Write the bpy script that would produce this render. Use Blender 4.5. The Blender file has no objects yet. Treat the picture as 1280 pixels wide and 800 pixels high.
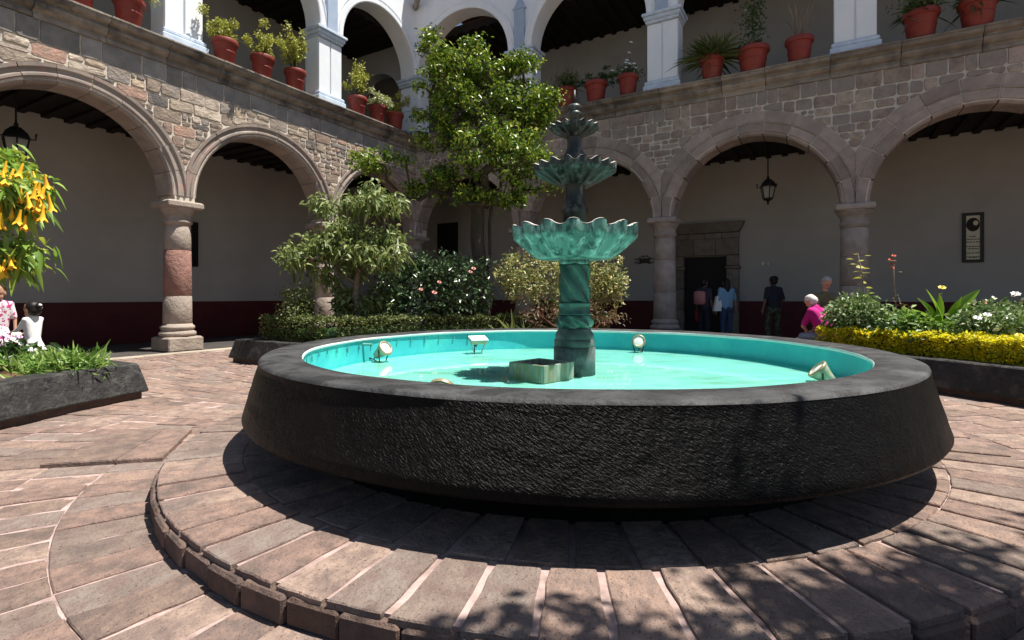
import bpy, bmesh, math, random
import numpy as np
from mathutils import Vector, Matrix
random.seed(7); rng = np.random.default_rng(7)
PI = math.pi
scene = bpy.context.scene
col = scene.collection

# ------------------------------------------------------------------ camera
F = 662.0; YH = 370.0; CAMH = 1.2
cam_d = bpy.data.cameras.new('camera'); cam = bpy.data.objects.new('camera', cam_d); col.objects.link(cam)
cam.location = (0, 0, CAMH); cam.rotation_euler = (PI/2, 0, 0)
cam_d.sensor_width = 36; cam_d.lens = F/1280*36; cam_d.shift_y = -(400-YH)/1280
cam_d.clip_start = 0.05; cam_d.clip_end = 500
scene.camera = cam
# ------------------------------------------------------------------ sky and sun
SUN_EL = 69.0; SUN_AZ = -2.0            # azimuth from +X, counter-clockwise
w = bpy.data.worlds.new('World'); scene.world = w; w.use_nodes = True
nt = w.node_tree; bg = nt.nodes['Background']
sky = nt.nodes.new('ShaderNodeTexSky'); sky.sky_type = 'NISHITA'; sky.sun_disc = False
sky.sun_elevation = math.radians(SUN_EL); sky.sun_rotation = math.radians(90-SUN_AZ)
nt.links.new(sky.outputs[0], bg.inputs[0]); bg.inputs[1].default_value = 0.058
sd = bpy.data.lights.new('sun', 'SUN'); sun = bpy.data.objects.new('sun', sd); col.objects.link(sun)
sd.energy = 5.0; sd.angle = math.radians(0.5); sd.color = (1, .95, .87)
a, e = math.radians(SUN_AZ), math.radians(SUN_EL)
SD = Vector((math.cos(a)*math.cos(e), math.sin(a)*math.cos(e), math.sin(e)))
sun.rotation_euler = SD.to_track_quat('Z', 'Y').to_euler(); sun.location = SD*40
vs = scene.view_settings
vs.view_transform = 'Standard'; vs.look = 'None'; vs.gamma = 1; vs.use_curve_mapping = False; vs.exposure = 0.9

# ------------------------------------------------------------------ materials
def S(r, g, b):                           # sRGB 0-255 to linear
    return tuple(((v/255+.055)/1.055)**2.4 if v > 10 else v/255/12.92 for v in (r, g, b))
MATS = {}
def M(name, c1, c2=None, scale=6, rough=.8, bump=.3, bscale=None, bdist=.01, rand=0., ramp=None, spec=.3, speck=None,
      stretch=None, metal=0, c3=None, c3scale=1.2, lo=.35, hi=.65, huev=0., coat=0, voro=0):
    m = bpy.data.materials.new(name); m.use_nodes = True; n = m.node_tree.nodes; L = m.node_tree.links.new
    b = n['Principled BSDF']
    tc = n.new('ShaderNodeTexCoord'); oi = n.new('ShaderNodeObjectInfo')
    ad = n.new('ShaderNodeVectorMath'); ad.operation = 'MULTIPLY_ADD'
    L(oi.outputs['Random'], ad.inputs[0]); ad.inputs[1].default_value = (37, 53, 71); L(tc.outputs['Object'], ad.inputs[2])
    vec = ad.outputs[0]
    if stretch:
        mp = n.new('ShaderNodeMapping'); mp.inputs['Scale'].default_value = stretch[:3]
        if len(stretch) > 3: mp.inputs['Rotation'].default_value = stretch[3:6]
        L(vec, mp.inputs[0]); vec = mp.outputs[0]
    def noise(s, d=4, r=.6):
        t = n.new('ShaderNodeTexNoise'); t.inputs['Scale'].default_value = s; t.inputs['Detail'].default_value = d
        t.inputs['Roughness'].default_value = r; L(vec, t.inputs['Vector']); return t
    def mix(f, A, B, typ='MIX'):
        x = n.new('ShaderNodeMix'); x.data_type = 'RGBA'; x.blend_type = typ
        for sck, v in ((x.inputs[0], f), (x.inputs[6], A), (x.inputs[7], B)):
            if hasattr(v, 'is_linked'): L(v, sck)
            else: sck.default_value = v if not isinstance(v, tuple) else (*v, 1)
        return x.outputs[2]
    def rampf(src, lo, hi):
        r = n.new('ShaderNodeMapRange'); r.inputs['From Min'].default_value = lo; r.inputs['From Max'].default_value = hi
        L(src, r.inputs['Value']); return r.outputs[0]
    base = c1
    if ramp:
        cr = n.new('ShaderNodeValToRGB'); cr.color_ramp.interpolation = 'CONSTANT' if len(ramp) > 2 else 'LINEAR'
        els = cr.color_ramp.elements
        els[0].position = 0; els[0].color = (*ramp[0], 1); els[1].position = (len(ramp)-1)/len(ramp); els[1].color = (*ramp[-1], 1)
        for i, c in enumerate(ramp[1:-1]): els.new((i+1)/len(ramp)).color = (*c, 1)
        L(oi.outputs['Random'], cr.inputs[0]); base = cr.outputs[0]
    if c2 is not None:
        base = mix(rampf(noise(scale).outputs[0], lo, hi), base, c2)
    if c3 is not None:
        base = mix(rampf(noise(c3scale, 5, .65).outputs[0], .52, .68), base, c3)
    if speck is not None:
        base = mix(rampf(noise(90, 2).outputs[0], .6, .72), base, speck)
    if rand or huev:
        hs = n.new('ShaderNodeHueSaturation')
        wn = n.new('ShaderNodeMath'); wn.operation = 'MULTIPLY_ADD'; L(oi.outputs['Random'], wn.inputs[0])
        wn.inputs[1].default_value = 2*rand; wn.inputs[2].default_value = 1-rand
        L(wn.outputs[0], hs.inputs['Value'])
        if isinstance(base, tuple): hs.inputs['Color'].default_value = (*base, 1)
        else: L(base, hs.inputs['Color'])
        base = hs.outputs[0]
    if isinstance(base, tuple): b.inputs['Base Color'].default_value = (*base, 1)
    else: L(base, b.inputs['Base Color'])
    b.inputs['Roughness'].default_value = rough; b.inputs['Specular IOR Level'].default_value = spec
    b.inputs['Metallic'].default_value = metal; b.inputs['Coat Weight'].default_value = coat
    if bump:
        bp = n.new('ShaderNodeBump'); bp.inputs['Strength'].default_value = bump; bp.inputs['Distance'].default_value = bdist
        src = noise(bscale or scale*4, 6, .65).outputs[0]
        if voro:
            vt = n.new('ShaderNodeTexVoronoi'); vt.inputs['Scale'].default_value = voro; L(vec, vt.inputs['Vector'])
            mm = n.new('ShaderNodeMath'); mm.operation = 'ADD'; L(src, mm.inputs[0]); L(vt.outputs['Distance'], mm.inputs[1]); src = mm.outputs[0]
        L(src, bp.inputs['Height']); L(bp.outputs[0], b.inputs['Normal'])
    MATS[name] = m; return m
def LEAF(name, cols, rough=.35, trans=.3, spec=.5):
    """foliage: colour varies from leaf to leaf (mesh island), some light passes through"""
    m = bpy.data.materials.new(name); m.use_nodes = True; n = m.node_tree.nodes; L = m.node_tree.links.new
    b = n['Principled BSDF']; g = n.new('ShaderNodeNewGeometry'); cr = n.new('ShaderNodeValToRGB')
    els = cr.color_ramp.elements
    els[0].color = (*cols[0], 1); els[1].position = 1; els[1].color = (*cols[-1], 1)
    for i, c in enumerate(cols[1:-1]): els.new((i+1)/(len(cols)-1)).color = (*c, 1)
    L(g.outputs['Random Per Island'], cr.inputs[0]); L(cr.outputs[0], b.inputs['Base Color'])
    b.inputs['Roughness'].default_value = rough; b.inputs['Specular IOR Level'].default_value = spec
    t = n.new('ShaderNodeBsdfTranslucent'); L(cr.outputs[0], t.inputs[0])
    mx = n.new('ShaderNodeMixShader'); mx.inputs[0].default_value = trans
    L(b.outputs[0], mx.inputs[1]); L(t.outputs[0], mx.inputs[2]); L(mx.outputs[0], n['Material Output'].inputs[0])
    MATS[name] = m; return m

M('paver', (.306, .207, .168), (.189, .135, .115), scale=11, rough=.85, bump=.9, bscale=34, bdist=.03, rand=.2, c3=(.153, .116, .102), c3scale=3.2, speck=(.071, .053, .046),
  ramp=[(.315, .222, .173), (.335, .222, .178), (.265, .205, .168), (.325, .212, .165), (.245, .2, .17), (.345, .25, .197), (.295, .2, .155)])
M('curb_stone', (.17, .11, .085), (.09, .065, .055), scale=5, rough=.9, bump=.9, bscale=20, bdist=.03, rand=.3)
M('grout', (.44, .32, .29), (.24, .17, .15), scale=7, rough=.95, bump=.5, bscale=40, lo=.4, hi=.62)
M('ground_dirt', (.28, .21, .17), (.2, .16, .13), scale=2, rough=.95, bump=.4, bscale=20)
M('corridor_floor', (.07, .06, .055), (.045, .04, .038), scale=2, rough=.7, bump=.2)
M('edging_stone', (.42, .36, .29), (.3, .26, .21), scale=4, rough=.9, bump=.5, rand=.15)
m = M('black_stone', (.0025, .0024, .0023), (.005, .0048, .0045), scale=3, rough=.4, bump=0, spec=.09, c3=(.009, .008, .007), c3scale=1.6)
n = m.node_tree.nodes; L = m.node_tree.links.new       # slanting chisel marks running round the drum
tc = n.new('ShaderNodeTexCoord'); sp = n.new('ShaderNodeSeparateXYZ'); at2 = n.new('ShaderNodeMath'); at2.operation = 'ARCTAN2'; cx = n.new('ShaderNodeCombineXYZ'); mp = n.new('ShaderNodeMapping')
L(tc.outputs['Object'], sp.inputs[0]); L(sp.outputs['Y'], at2.inputs[0]); L(sp.outputs['X'], at2.inputs[1]); L(at2.outputs[0], cx.inputs[0]); L(sp.outputs['Z'], cx.inputs[1]); L(sp.outputs['X'], cx.inputs[2])
m0 = n.new('ShaderNodeMapping'); m0.inputs['Scale'].default_value = (2.5, 1, .0); L(cx.outputs[0], m0.inputs[0])
mp.inputs['Rotation'].default_value = (0, 0, .55); L(m0.outputs[0], mp.inputs[0]); ms_ = n.new('ShaderNodeMapping'); ms_.inputs['Scale'].default_value = (46, 120, 1); L(mp.outputs[0], ms_.inputs[0])
z1_ = n.new('ShaderNodeTexNoise'); z1_.inputs['Scale'].default_value = 1; z1_.inputs['Detail'].default_value = 4; z1_.inputs['Distortion'].default_value = .8; L(ms_.outputs[0], z1_.inputs['Vector'])
z2_ = n.new('ShaderNodeTexNoise'); z2_.inputs['Scale'].default_value = 13; z2_.inputs['Detail'].default_value = 6; L(m0.outputs[0], z2_.inputs['Vector'])
ma = n.new('ShaderNodeMath'); ma.operation = 'MULTIPLY_ADD'; L(z2_.outputs[0], ma.inputs[0]); ma.inputs[1].default_value = 1.6; L(z1_.outputs[0], ma.inputs[2])
bpn = n.new('ShaderNodeBump'); bpn.inputs['Strength'].default_value = .9; bpn.inputs['Distance'].default_value = .012; L(ma.outputs[0], bpn.inputs['Height']); L(bpn.outputs[0], n['Principled BSDF'].inputs['Normal'])
M('black_rim', (.022, .022, .023), (.10, .10, .102), scale=6, lo=.4, hi=.75, rough=.6, bump=.6, bscale=30, bdist=.02, c3=(.02, .02, .02), c3scale=3)
M('planter_black', (.018, .018, .018), (.035, .034, .033), scale=6, rough=.55, bump=.8, bscale=18, bdist=.03, c3=(.075, .07, .065), c3scale=7)
M('turquoise', (.025, .35, .38), (.035, .4, .42), scale=3, rough=.6, bump=.25, bscale=18, c3=(.05, .46, .44), c3scale=2.3)
M('turquoise_floor', (.17, .54, .47), (.25, .6, .53), scale=3.5, rough=.7, bump=.1, bscale=12, c3=(.15, .42, .30), c3scale=2.2, stretch=(1, 2.5, 1))
M('rim_wear', (.45, .6, .58), (.6, .62, .6), scale=12, rough=.8)
M('green_glaze', (.1, .205, .175), (.018, .06, .052), scale=13, lo=.46, hi=.58, rough=.32, bump=.3, bscale=16, bdist=.012, spec=.5, c3=(.33, .45, .41), c3scale=15, stretch=(1, 1, .35))
M('green_dark', (.03, .09, .072), (.012, .04, .033), scale=11, rough=.3, bump=.4, bscale=18, spec=.5, c3=(.045, .13, .09), c3scale=5)
M('tier_dark', (.022, .03, .026), (.007, .010, .009), scale=13, lo=.45, hi=.6, rough=.4, bump=.4, bscale=18, spec=.5, c3=(.14, .17, .155), c3scale=14, stretch=(1, 1, .35))
M('lime_white', (.55, .5, .46), (.42, .38, .35), scale=14, rough=.9, bump=.4)
M('post_grey', (.06, .085, .075), (.02, .028, .026), scale=5, rough=.55, bump=.4, bscale=20, c3=(.14, .16, .15), c3scale=3.5)
M('algae_stone', (.26, .3, .24), (.13, .18, .12), scale=8, rough=.85, bump=.5, c3=(.2, .17, .06), c3scale=4, stretch=(3, 3, .5))
M('left_stone', (.373, .293, .225), (.249, .195, .154), scale=5, rough=.9, bump=.9, bscale=16, bdist=.03, rand=.25, lo=.4, hi=.7,
  ramp=[(.436, .354, .278), (.386, .305, .243), (.361, .250, .201), (.460, .384, .296), (.324, .281, .237), (.523, .415, .308), (.112, .106, .103), (.423, .354, .296), (.398, .244, .189), (.224, .201, .183), (.498, .427, .343)])
M('left_grey_stone', (.302, .280, .258), (.202, .190, .179), scale=4, rough=.9, bump=.6, bscale=16, rand=.25)
M('right_stone', (.320, .256, .223), (.218, .179, .161), scale=5, rough=.9, bump=.8, bscale=16, bdist=.03, rand=.22, lo=.4, hi=.7,
  ramp=[(.384, .314, .261), (.346, .275, .230), (.307, .269, .236), (.397, .333, .267), (.243, .218, .196), (.358, .282, .236)])
M('left_voussoir', (.345, .287, .241), (.230, .201, .184), scale=4, rough=.9, bump=.6, bscale=16, rand=.15, c3=(.402, .276, .230), c3scale=2)
M('right_voussoir', (.354, .293, .256), (.244, .207, .189), scale=4, rough=.9, bump=.6, bscale=16, rand=.2)
M('mortar', (.694, .616, .515), (.504, .448, .375), scale=6, rough=.95, bump=.7, bscale=30, bdist=.02)
M('mortar_right', (.624, .576, .528), (.480, .444, .408), scale=6, rough=.95, bump=.7, bscale=30, bdist=.02)
M('cornice_stone', (.299, .259, .213), (.172, .149, .132), scale=4, rough=.9, bump=.7, bscale=14, bdist=.02, rand=.2, c3=(.081, .075, .069), c3scale=1.8)
M('column_stone', (.389, .324, .270), (.292, .238, .200), scale=5, rough=.9, bump=.8, bscale=14, bdist=.03, rand=.08)
M('column_pink', (.34, .18, .145), (.24, .14, .115), scale=5, rough=.9, bump=.9, bscale=12, bdist=.04)
M('column_grey', (.354, .307, .271), (.260, .224, .201), scale=5, rough=.9, bump=.7, bscale=14, rand=.1)
M('plaster_cream', (.401, .375, .336), (.348, .328, .297), scale=.7, rough=.95, bump=.3, bscale=9, c3=(.366, .345, .313), c3scale=.9)
M('plaster_upper', (.374, .358, .336), (.319, .308, .292), scale=.9, rough=.95, bump=.15, bscale=30)
M('dado_red', (.085, .011, .012), (.06, .008, .009), scale=2, rough=.6, bump=.1)
M('white_paint', (.8, .82, .84), (.74, .78, .82), scale=2.2, rough=.85, bump=.35, bscale=14, bdist=.01, c3=(.73, .765, .81), c3scale=3, stretch=(1, 1, .4))
M('blue_paint', (.33, .42, .55), (.38, .46, .58), scale=4, rough=.85, bump=.3, bscale=16)
M('trim_paint', (.6, .68, .77), (.45, .54, .66), scale=5, rough=.85, bump=.4, bscale=16)
M('dark_wood', (.012, .009, .0075), (.007, .0055, .0045), scale=4, rough=.8, bump=.4, stretch=(1, .15, 1))
M('roof_tile', (.3, .13, .08), (.22, .1, .07), scale=4, rough=.9)
M('terracotta', (.235, .036, .026), (.19, .03, .023), scale=5, rough=.5, bump=.1, rand=.12, c3=(.2, .05, .04), c3scale=3)
M('soil', (.06, .04, .028), (.035, .024, .018), scale=14, rough=1, bump=.9, bscale=30, bdist=.04)
M('mulch', (.22, .12, .065), (.1, .055, .035), scale=22, rough=1, bump=1, bscale=40, bdist=.04)
M('bark', (.09, .07, .052), (.05, .04, .03), scale=6, rough=.95, bump=.9, bscale=22, bdist=.02, stretch=(1, 1, .3))
M('bark_pale', (.26, .2, .15), (.16, .12, .09), scale=6, rough=.95, bump=.6, bscale=22, stretch=(1, 1, .3))
M('twig_red', (.16, .07, .05), rough=.8, bump=0)
M('iron', (.012, .012, .012), rough=.5, bump=.1, spec=.4)
M('lamp_brass', (.42, .36, .22), (.25, .2, .12), scale=14, rough=.35, bump=.1, metal=.3)
M('lamp_body', (.4, .42, .32), (.25, .32, .2), scale=12, rough=.5, bump=.1)
M('lamp_face', (.82, .82, .8), rough=.25, bump=0, spec=.6)
M('pipe_and_shadow_green', (.08, .3, .25), rough=.6, bump=.1)
M('door_stone', (.2, .17, .14), (.13, .11, .09), scale=4, rough=.9, bump=.6, rand=.15)
M('shade_and_canvas', (.012, .01, .009), rough=.7, bump=.1)  # near-black for the doorway's painted shade and the picture canvas
M('paper', (.68, .62, .45), (.6, .54, .38), scale=8, rough=.7, bump=0)
M('ink', (.02, .016, .012), rough=.7, bump=0)
M('switch_white', (.6, .58, .5), rough=.5, bump=0)
M('skin', (.42, .24, .16), rough=.55, bump=.05); M('skin_dark', (.2, .11, .075), rough=.55, bump=.05); M('skin_pink', (.5, .26, .2), rough=.55, bump=.05)
M('hair_black', (.012, .01, .009), rough=.45, bump=.5, bscale=60, stretch=(1, 1, .2)); M('hair_grey', (.42, .41, .4), (.2, .2, .2), scale=30, rough=.6, bump=.5, bscale=60)
M('hair_white', (.75, .72, .68), (.55, .52, .5), scale=30, rough=.6, bump=.5, bscale=60)
M('eye_dark', (.01, .008, .007), rough=.2, bump=0); M('lip', (.35, .1, .09), rough=.5, bump=0)
M('cloth_white', (.78, .77, .76), rough=.9, bump=.3, bscale=8, bdist=.03); M('cloth_pink', (.8, .76, .78), (.55, .04, .2), scale=24, rough=.9, bump=.2, lo=.53, hi=.56)
M('cloth_yellow', (.8, .62, .05), rough=.8, bump=.2); M('cloth_magenta', (.5, .012, .2), (.42, .01, .17), scale=8, rough=.85, bump=.4, bscale=8, bdist=.04)
M('cloth_blue', (.2, .36, .52), rough=.9, bump=.3, bscale=8, bdist=.03); M('denim', (.045, .075, .15), (.035, .055, .11), scale=8, rough=.9, bump=.3, bscale=9, bdist=.03)
M('cloth_navy', (.05, .06, .14), (.3, .33, .42), scale=3, rough=.9, bump=.3, bscale=8); M('cloth_dark', (.022, .024, .032), rough=.9, bump=.3, bscale=8, bdist=.03)
M('camo', (.035, .045, .025), (.09, .09, .055), scale=12, rough=.9, bump=.2, lo=.48, hi=.52, c3=(.012, .014, .01), c3scale=9)
M('cloth_plum', (.05, .04, .06), rough=.9, bump=.2); M('pack_pink', (.5, .2, .2), rough=.8, bump=.2); M('cloth_red', (.35, .02, .02), rough=.8, bump=.2); M('cloth_olive', (.13, .12, .07), rough=.9, bump=.2)
M('shoe', (.02, .02, .02), rough=.6, bump=0)
M('trumpet', (.9, .58, .03), (.85, .33, .015), scale=5, rough=.6, bump=0, stretch=(1, 1, 1)); M('trumpet_white', (.8, .78, .6), rough=.6, bump=0)
M('flower_pink', (.5, .2, .17), (.6, .34, .29), scale=9, rough=.7, bump=0); M('flower_white', (.8, .8, .76), rough=.7, bump=0); M('flower_yellow', (.8, .65, .15), rough=.7, bump=0)
M('flower_rose', (.62, .13, .07), rough=.7, bump=0); M('flower_purple', (.4, .1, .35), (.75, .7, .75), scale=30, rough=.7, bump=0)
LEAF('leaf_citrus', [(.03, .065, .008), (.08, .15, .012), (.17, .26, .02), (.06, .11, .01), (.25, .34, .03), (.38, .4, .05)], rough=.38, trans=.3, spec=.45)
LEAF('leaf_brug', [(.12, .17, .05), (.18, .24, .07), (.25, .3, .09), (.14, .19, .05), (.34, .36, .12)], rough=.5, trans=.3)
LEAF('leaf_trumpet', [(.12, .22, .03), (.18, .32, .04), (.25, .38, .05), (.42, .46, .06)], rough=.45, trans=.35)
LEAF('leaf_camellia', [(.03, .06, .02), (.05, .1, .03), (.09, .15, .06), (.035, .07, .02), (.16, .22, .11)], rough=.3, trans=.12, spec=.6)
LEAF('leaf_shrub', [(.1, .14, .03), (.2, .25, .07), (.32, .36, .13), (.44, .44, .2), (.46, .4, .12), (.22, .15, .06)], rough=.45, trans=.25)
LEAF('leaf_hedge', [(.06, .085, .02), (.1, .13, .03), (.15, .18, .05), (.2, .21, .07)], rough=.5, trans=.25)
LEAF('leaf_gold', [(.3, .36, .03), (.75, .65, .02), (.86, .74, .025), (.93, .82, .04), (.6, .58, .03), (.2, .28, .03)], rough=.45, trans=.5)
LEAF('leaf_grass', [(.1, .2, .03), (.16, .29, .05), (.22, .36, .07), (.3, .38, .1)], rough=.45, trans=.3)
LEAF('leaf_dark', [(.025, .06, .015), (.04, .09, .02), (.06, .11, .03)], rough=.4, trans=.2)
LEAF('leaf_lime', [(.26, .3, .04), (.38, .4, .06), (.48, .46, .09), (.2, .25, .03)], rough=.45, trans=.3)
LEAF('leaf_cream', [(.5, .5, .3), (.62, .62, .42), (.3, .36, .12), (.2, .26, .06)], rough=.5, trans=.25)
LEAF('leaf_white', [(.07, .14, .03), (.13, .22, .05), (.3, .38, .16), (.1, .18, .04), (.55, .58, .38)], rough=.45, trans=.2)
LEAF('leaf_canna', [(.16, .36, .03), (.3, .46, .04)], rough=.35, trans=.4)
LEAF('leaf_red', [(.16, .07, .04), (.22, .11, .06), (.13, .11, .04), (.26, .22, .14)], rough=.5, trans=.25)
LEAF('leaf_fern', [(.06, .09, .02), (.1, .13, .035), (.14, .16, .05)], rough=.5, trans=.25)
# clear shallow water: what is below shows through, Fresnel reflection on top
m = bpy.data.materials.new('water'); m.use_nodes = True; n = m.node_tree.nodes; L = m.node_tree.links.new
n.remove(n['Principled BSDF'])
tr = n.new('ShaderNodeBsdfTransparent'); tr.inputs[0].default_value = (.95, .99, .985, 1); gl = n.new('ShaderNodeBsdfGlossy'); gl.inputs['Roughness'].default_value = .015
fr = n.new('ShaderNodeFresnel'); fr.inputs[0].default_value = 1.33; mx = n.new('ShaderNodeMixShader')
nz = n.new('ShaderNodeTexNoise'); nz.inputs['Scale'].default_value = 7; nz.inputs['Detail'].default_value = 3; bp = n.new('ShaderNodeBump'); bp.inputs['Strength'].default_value = .12; bp.inputs['Distance'].default_value = .02
L(nz.outputs[0], bp.inputs['Height']); L(bp.outputs[0], gl.inputs['Normal']); L(bp.outputs[0], fr.inputs['Normal'])
L(fr.outputs[0], mx.inputs[0]); L(tr.outputs[0], mx.inputs[1]); L(gl.outputs[0], mx.inputs[2]); L(mx.outputs[0], n['Material Output'].inputs[0])
MATS['water'] = m
m = bpy.data.materials.new('lantern_glass'); m.use_nodes = True; b = m.node_tree.nodes['Principled BSDF']
b.inputs['Base Color'].default_value = (.5, .5, .45, 1); b.inputs['Alpha'].default_value = .45; b.inputs['Roughness'].default_value = .2; MATS['lantern_glass'] = m

# ------------------------------------------------------------------ mesh helpers
class MB:
    def __init__(s): s.v = []; s.f = []
    def add(s, vs, fs):
        o = len(s.v); s.v += [tuple(p) for p in vs]; s.f += [tuple(i+o for i in f) for f in fs]; return s
    def box(s, c, d, rz=0, bev=0, taper=1.0):
        x, y, z = [q/2 for q in d]; cs, sn = math.cos(rz), math.sin(rz)
        if bev:
            b = min(bev, x*.45, y*.45, z*.45)
            rings = [(-z, b), (-z+b, 0), (z-b, 0), (z, b)]
            P = []
            for zz, i in rings:
                k = 1 if zz < 0 else taper
                for (px, py) in ((x-i-b*.6, y-i), (x-i, y-i-b*.6), (x-i, -y+i+b*.6), (x-i-b*.6, -y+i), (-x+i+b*.6, -y+i), (-x+i, -y+i+b*.6), (-x+i, y-i-b*.6), (-x+i+b*.6, y-i)):
                    px *= k; py *= k
                    P.append((c[0]+px*cs-py*sn, c[1]+px*sn+py*cs, c[2]+zz))
            fs = [tuple(range(7, -1, -1)), tuple(range(24, 32))]
            for r in range(3):
                for i in range(8): j = (i+1) % 8; fs.append((r*8+i, r*8+j, r*8+8+j, r*8+8+i))
            return s.add(P, fs)
        P = []
        for zz in (-z, z):
            k = 1 if zz < 0 else taper
            for px, py in ((-x, -y), (x, -y), (x, y), (-x, y)):
                px *= k; py *= k
                P.append((c[0]+px*cs-py*sn, c[1]+px*sn+py*cs, c[2]+zz))
        return s.add(P, [(3, 2, 1, 0), (4, 5, 6, 7), (0, 1, 5, 4), (1, 2, 6, 5), (2, 3, 7, 6), (3, 0, 4, 7)])
    def lathe(s, prof, n=24, c=(0, 0, 0), fn=None, cap=True, a0=0, a1=2*PI):
        P = []; full = abs(a1-a0-2*PI) < 1e-6; m = n if full else n+1
        for k, (r, z) in enumerate(prof):
            for i in range(m):
                t = a0+(a1-a0)*i/n; rr, zz = (r, z) if fn is None else fn(r, z, t, k)
                P.append((c[0]+rr*math.cos(t), c[1]+rr*math.sin(t), c[2]+zz))
        fs = []
        for k in range(len(prof)-1):
            for i in range(n):
                j = (i+1) % m; fs.append((k*m+i, k*m+j, (k+1)*m+j, (k+1)*m+i))
        if cap and full:
            if prof[0][0] > 1e-4: fs.append(tuple(range(m-1, -1, -1)))
            if prof[-1][0] > 1e-4: fs.append(tuple((len(prof)-1)*m+i for i in range(m)))
        return s.add(P, fs)
    def tube(s, pts, rad, n=6, cap=True):
        pts = [Vector(p) for p in pts]; R = rad if hasattr(rad, '__len__') else [rad]*len(pts)
        P = []; up = None
        for i, p in enumerate(pts):
            d = (pts[min(i+1, len(pts)-1)]-pts[max(i-1, 0)])
            d = d.normalized() if d.length > 1e-9 else Vector((0, 0, 1))
            if up is None: up = d.orthogonal().normalized()
            up = (up-d*up.dot(d)); up = up.normalized() if up.length > 1e-6 else d.orthogonal().normalized()
            q = d.cross(up)
            for k in range(n):
                t = 2*PI*k/n; P.append(p+(up*math.cos(t)+q*math.sin(t))*R[i])
        fs = [(i*n+k, i*n+(k+1) % n, (i+1)*n+(k+1) % n, (i+1)*n+k) for i in range(len(pts)-1) for k in range(n)]
        if cap: fs += [tuple(range(n-1, -1, -1)), tuple((len(pts)-1)*n+k for k in range(n))]
        return s.add(P, fs)
    def sphere(s, c, r, nu=12, nv=8):
        r = r if hasattr(r, '__len__') else (r, r, r)
        P = [(c[0], c[1], c[2]-r[2])]
        for j in range(1, nv):
            ph = -PI/2+PI*j/nv
            P += [(c[0]+r[0]*math.cos(ph)*math.cos(2*PI*i/nu), c[1]+r[1]*math.cos(ph)*math.sin(2*PI*i/nu), c[2]+r[2]*math.sin(ph)) for i in range(nu)]
        P.append((c[0], c[1], c[2]+r[2])); fs = []
        for i in range(nu): fs.append((0, 1+(i+1) % nu, 1+i)); fs.append((len(P)-1, 1+(nv-2)*nu+i, 1+(nv-2)*nu+(i+1) % nu))
        for j in range(nv-2):
            for i in range(nu): a = 1+j*nu+i; b = 1+j*nu+(i+1) % nu; fs.append((a, b, b+nu, a+nu))
        return s.add(P, fs)
    def cone(s, p, q, r0, r1, n=10):          # round-ended tapered limb
        p, q = Vector(p), Vector(q); d = (q-p); l = d.length; d = d/l if l > 1e-9 else Vector((0, 0, 1))
        pts = []; R = []
        for k in range(4): t = PI/2*k/4; pts.append(p-d*r0*math.cos(t)); R.append(max(1e-4, r0*math.sin(t)))
        pts.append(p); R.append(r0); pts.append(q); R.append(r1)
        for k in range(3, -1, -1): t = PI/2*k/4; pts.append(q+d*r1*math.cos(t)); R.append(max(1e-4, r1*math.sin(t)))
        return s.tube(pts, R, n)
    def prism(s, poly, y0, y1, f=lambda u, v, z: (u, v, z)):     # polygon in (u,z), extruded along v
        k = len(poly)
        return s.add([f(u, y0, z) for u, z in poly]+[f(u, y1, z) for u, z in poly],
                     [tuple(range(k-1, -1, -1)), tuple(range(k, 2*k))]+[(i, (i+1) % k, k+(i+1) % k, k+i) for i in range(k)])
    def mesh(s, name, smooth=False, recalc=True):
        me = bpy.data.meshes.new(name); me.from_pydata(s.v, [], s.f)
        if recalc:
            bm = bmesh.new(); bm.from_mesh(me); bmesh.ops.recalc_face_normals(bm, faces=bm.faces); bm.to_mesh(me); bm.free()
        if smooth: me.polygons.foreach_set('use_smooth', [True]*len(me.polygons))
        return me
    def build(s, name, mat, parent=None, smooth=False, **kw):
        return link(name, s.mesh(name, smooth), mat, parent, **kw)
def link(name, me, mat, parent=None, loc=None, rz=None):
    if mat is not None and not me.materials: me.materials.append(MATS[mat])
    o = bpy.data.objects.new(name, me); col.objects.link(o)
    if parent is not None: o.parent = parent
    if loc is not None: o.location = loc
    if rz is not None: o.rotation_euler = (0, 0, rz)
    return o
def tag(o, label=None, cat=None, group=None, kind=None):
    if label: o['label'] = label
    if cat: o['category'] = cat
    if group: o['group'] = group
    if kind: o['kind'] = kind
    return o
def empty(name, loc=(0, 0, 0), rz=0, **kw):
    o = bpy.data.objects.new(name, None); col.objects.link(o); o.location = loc; o.rotation_euler = (0, 0, rz); o.empty_display_size = .2
    return tag(o, **kw)
def px(x, y, Y): return Vector(((x-640)/F*Y, Y, CAMH+(YH-y)/F*Y))
def ground_px(x, y, z=0): Y = (CAMH-z)*F/(y-YH); return Vector(((x-640)/F*Y, Y, z))

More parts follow.
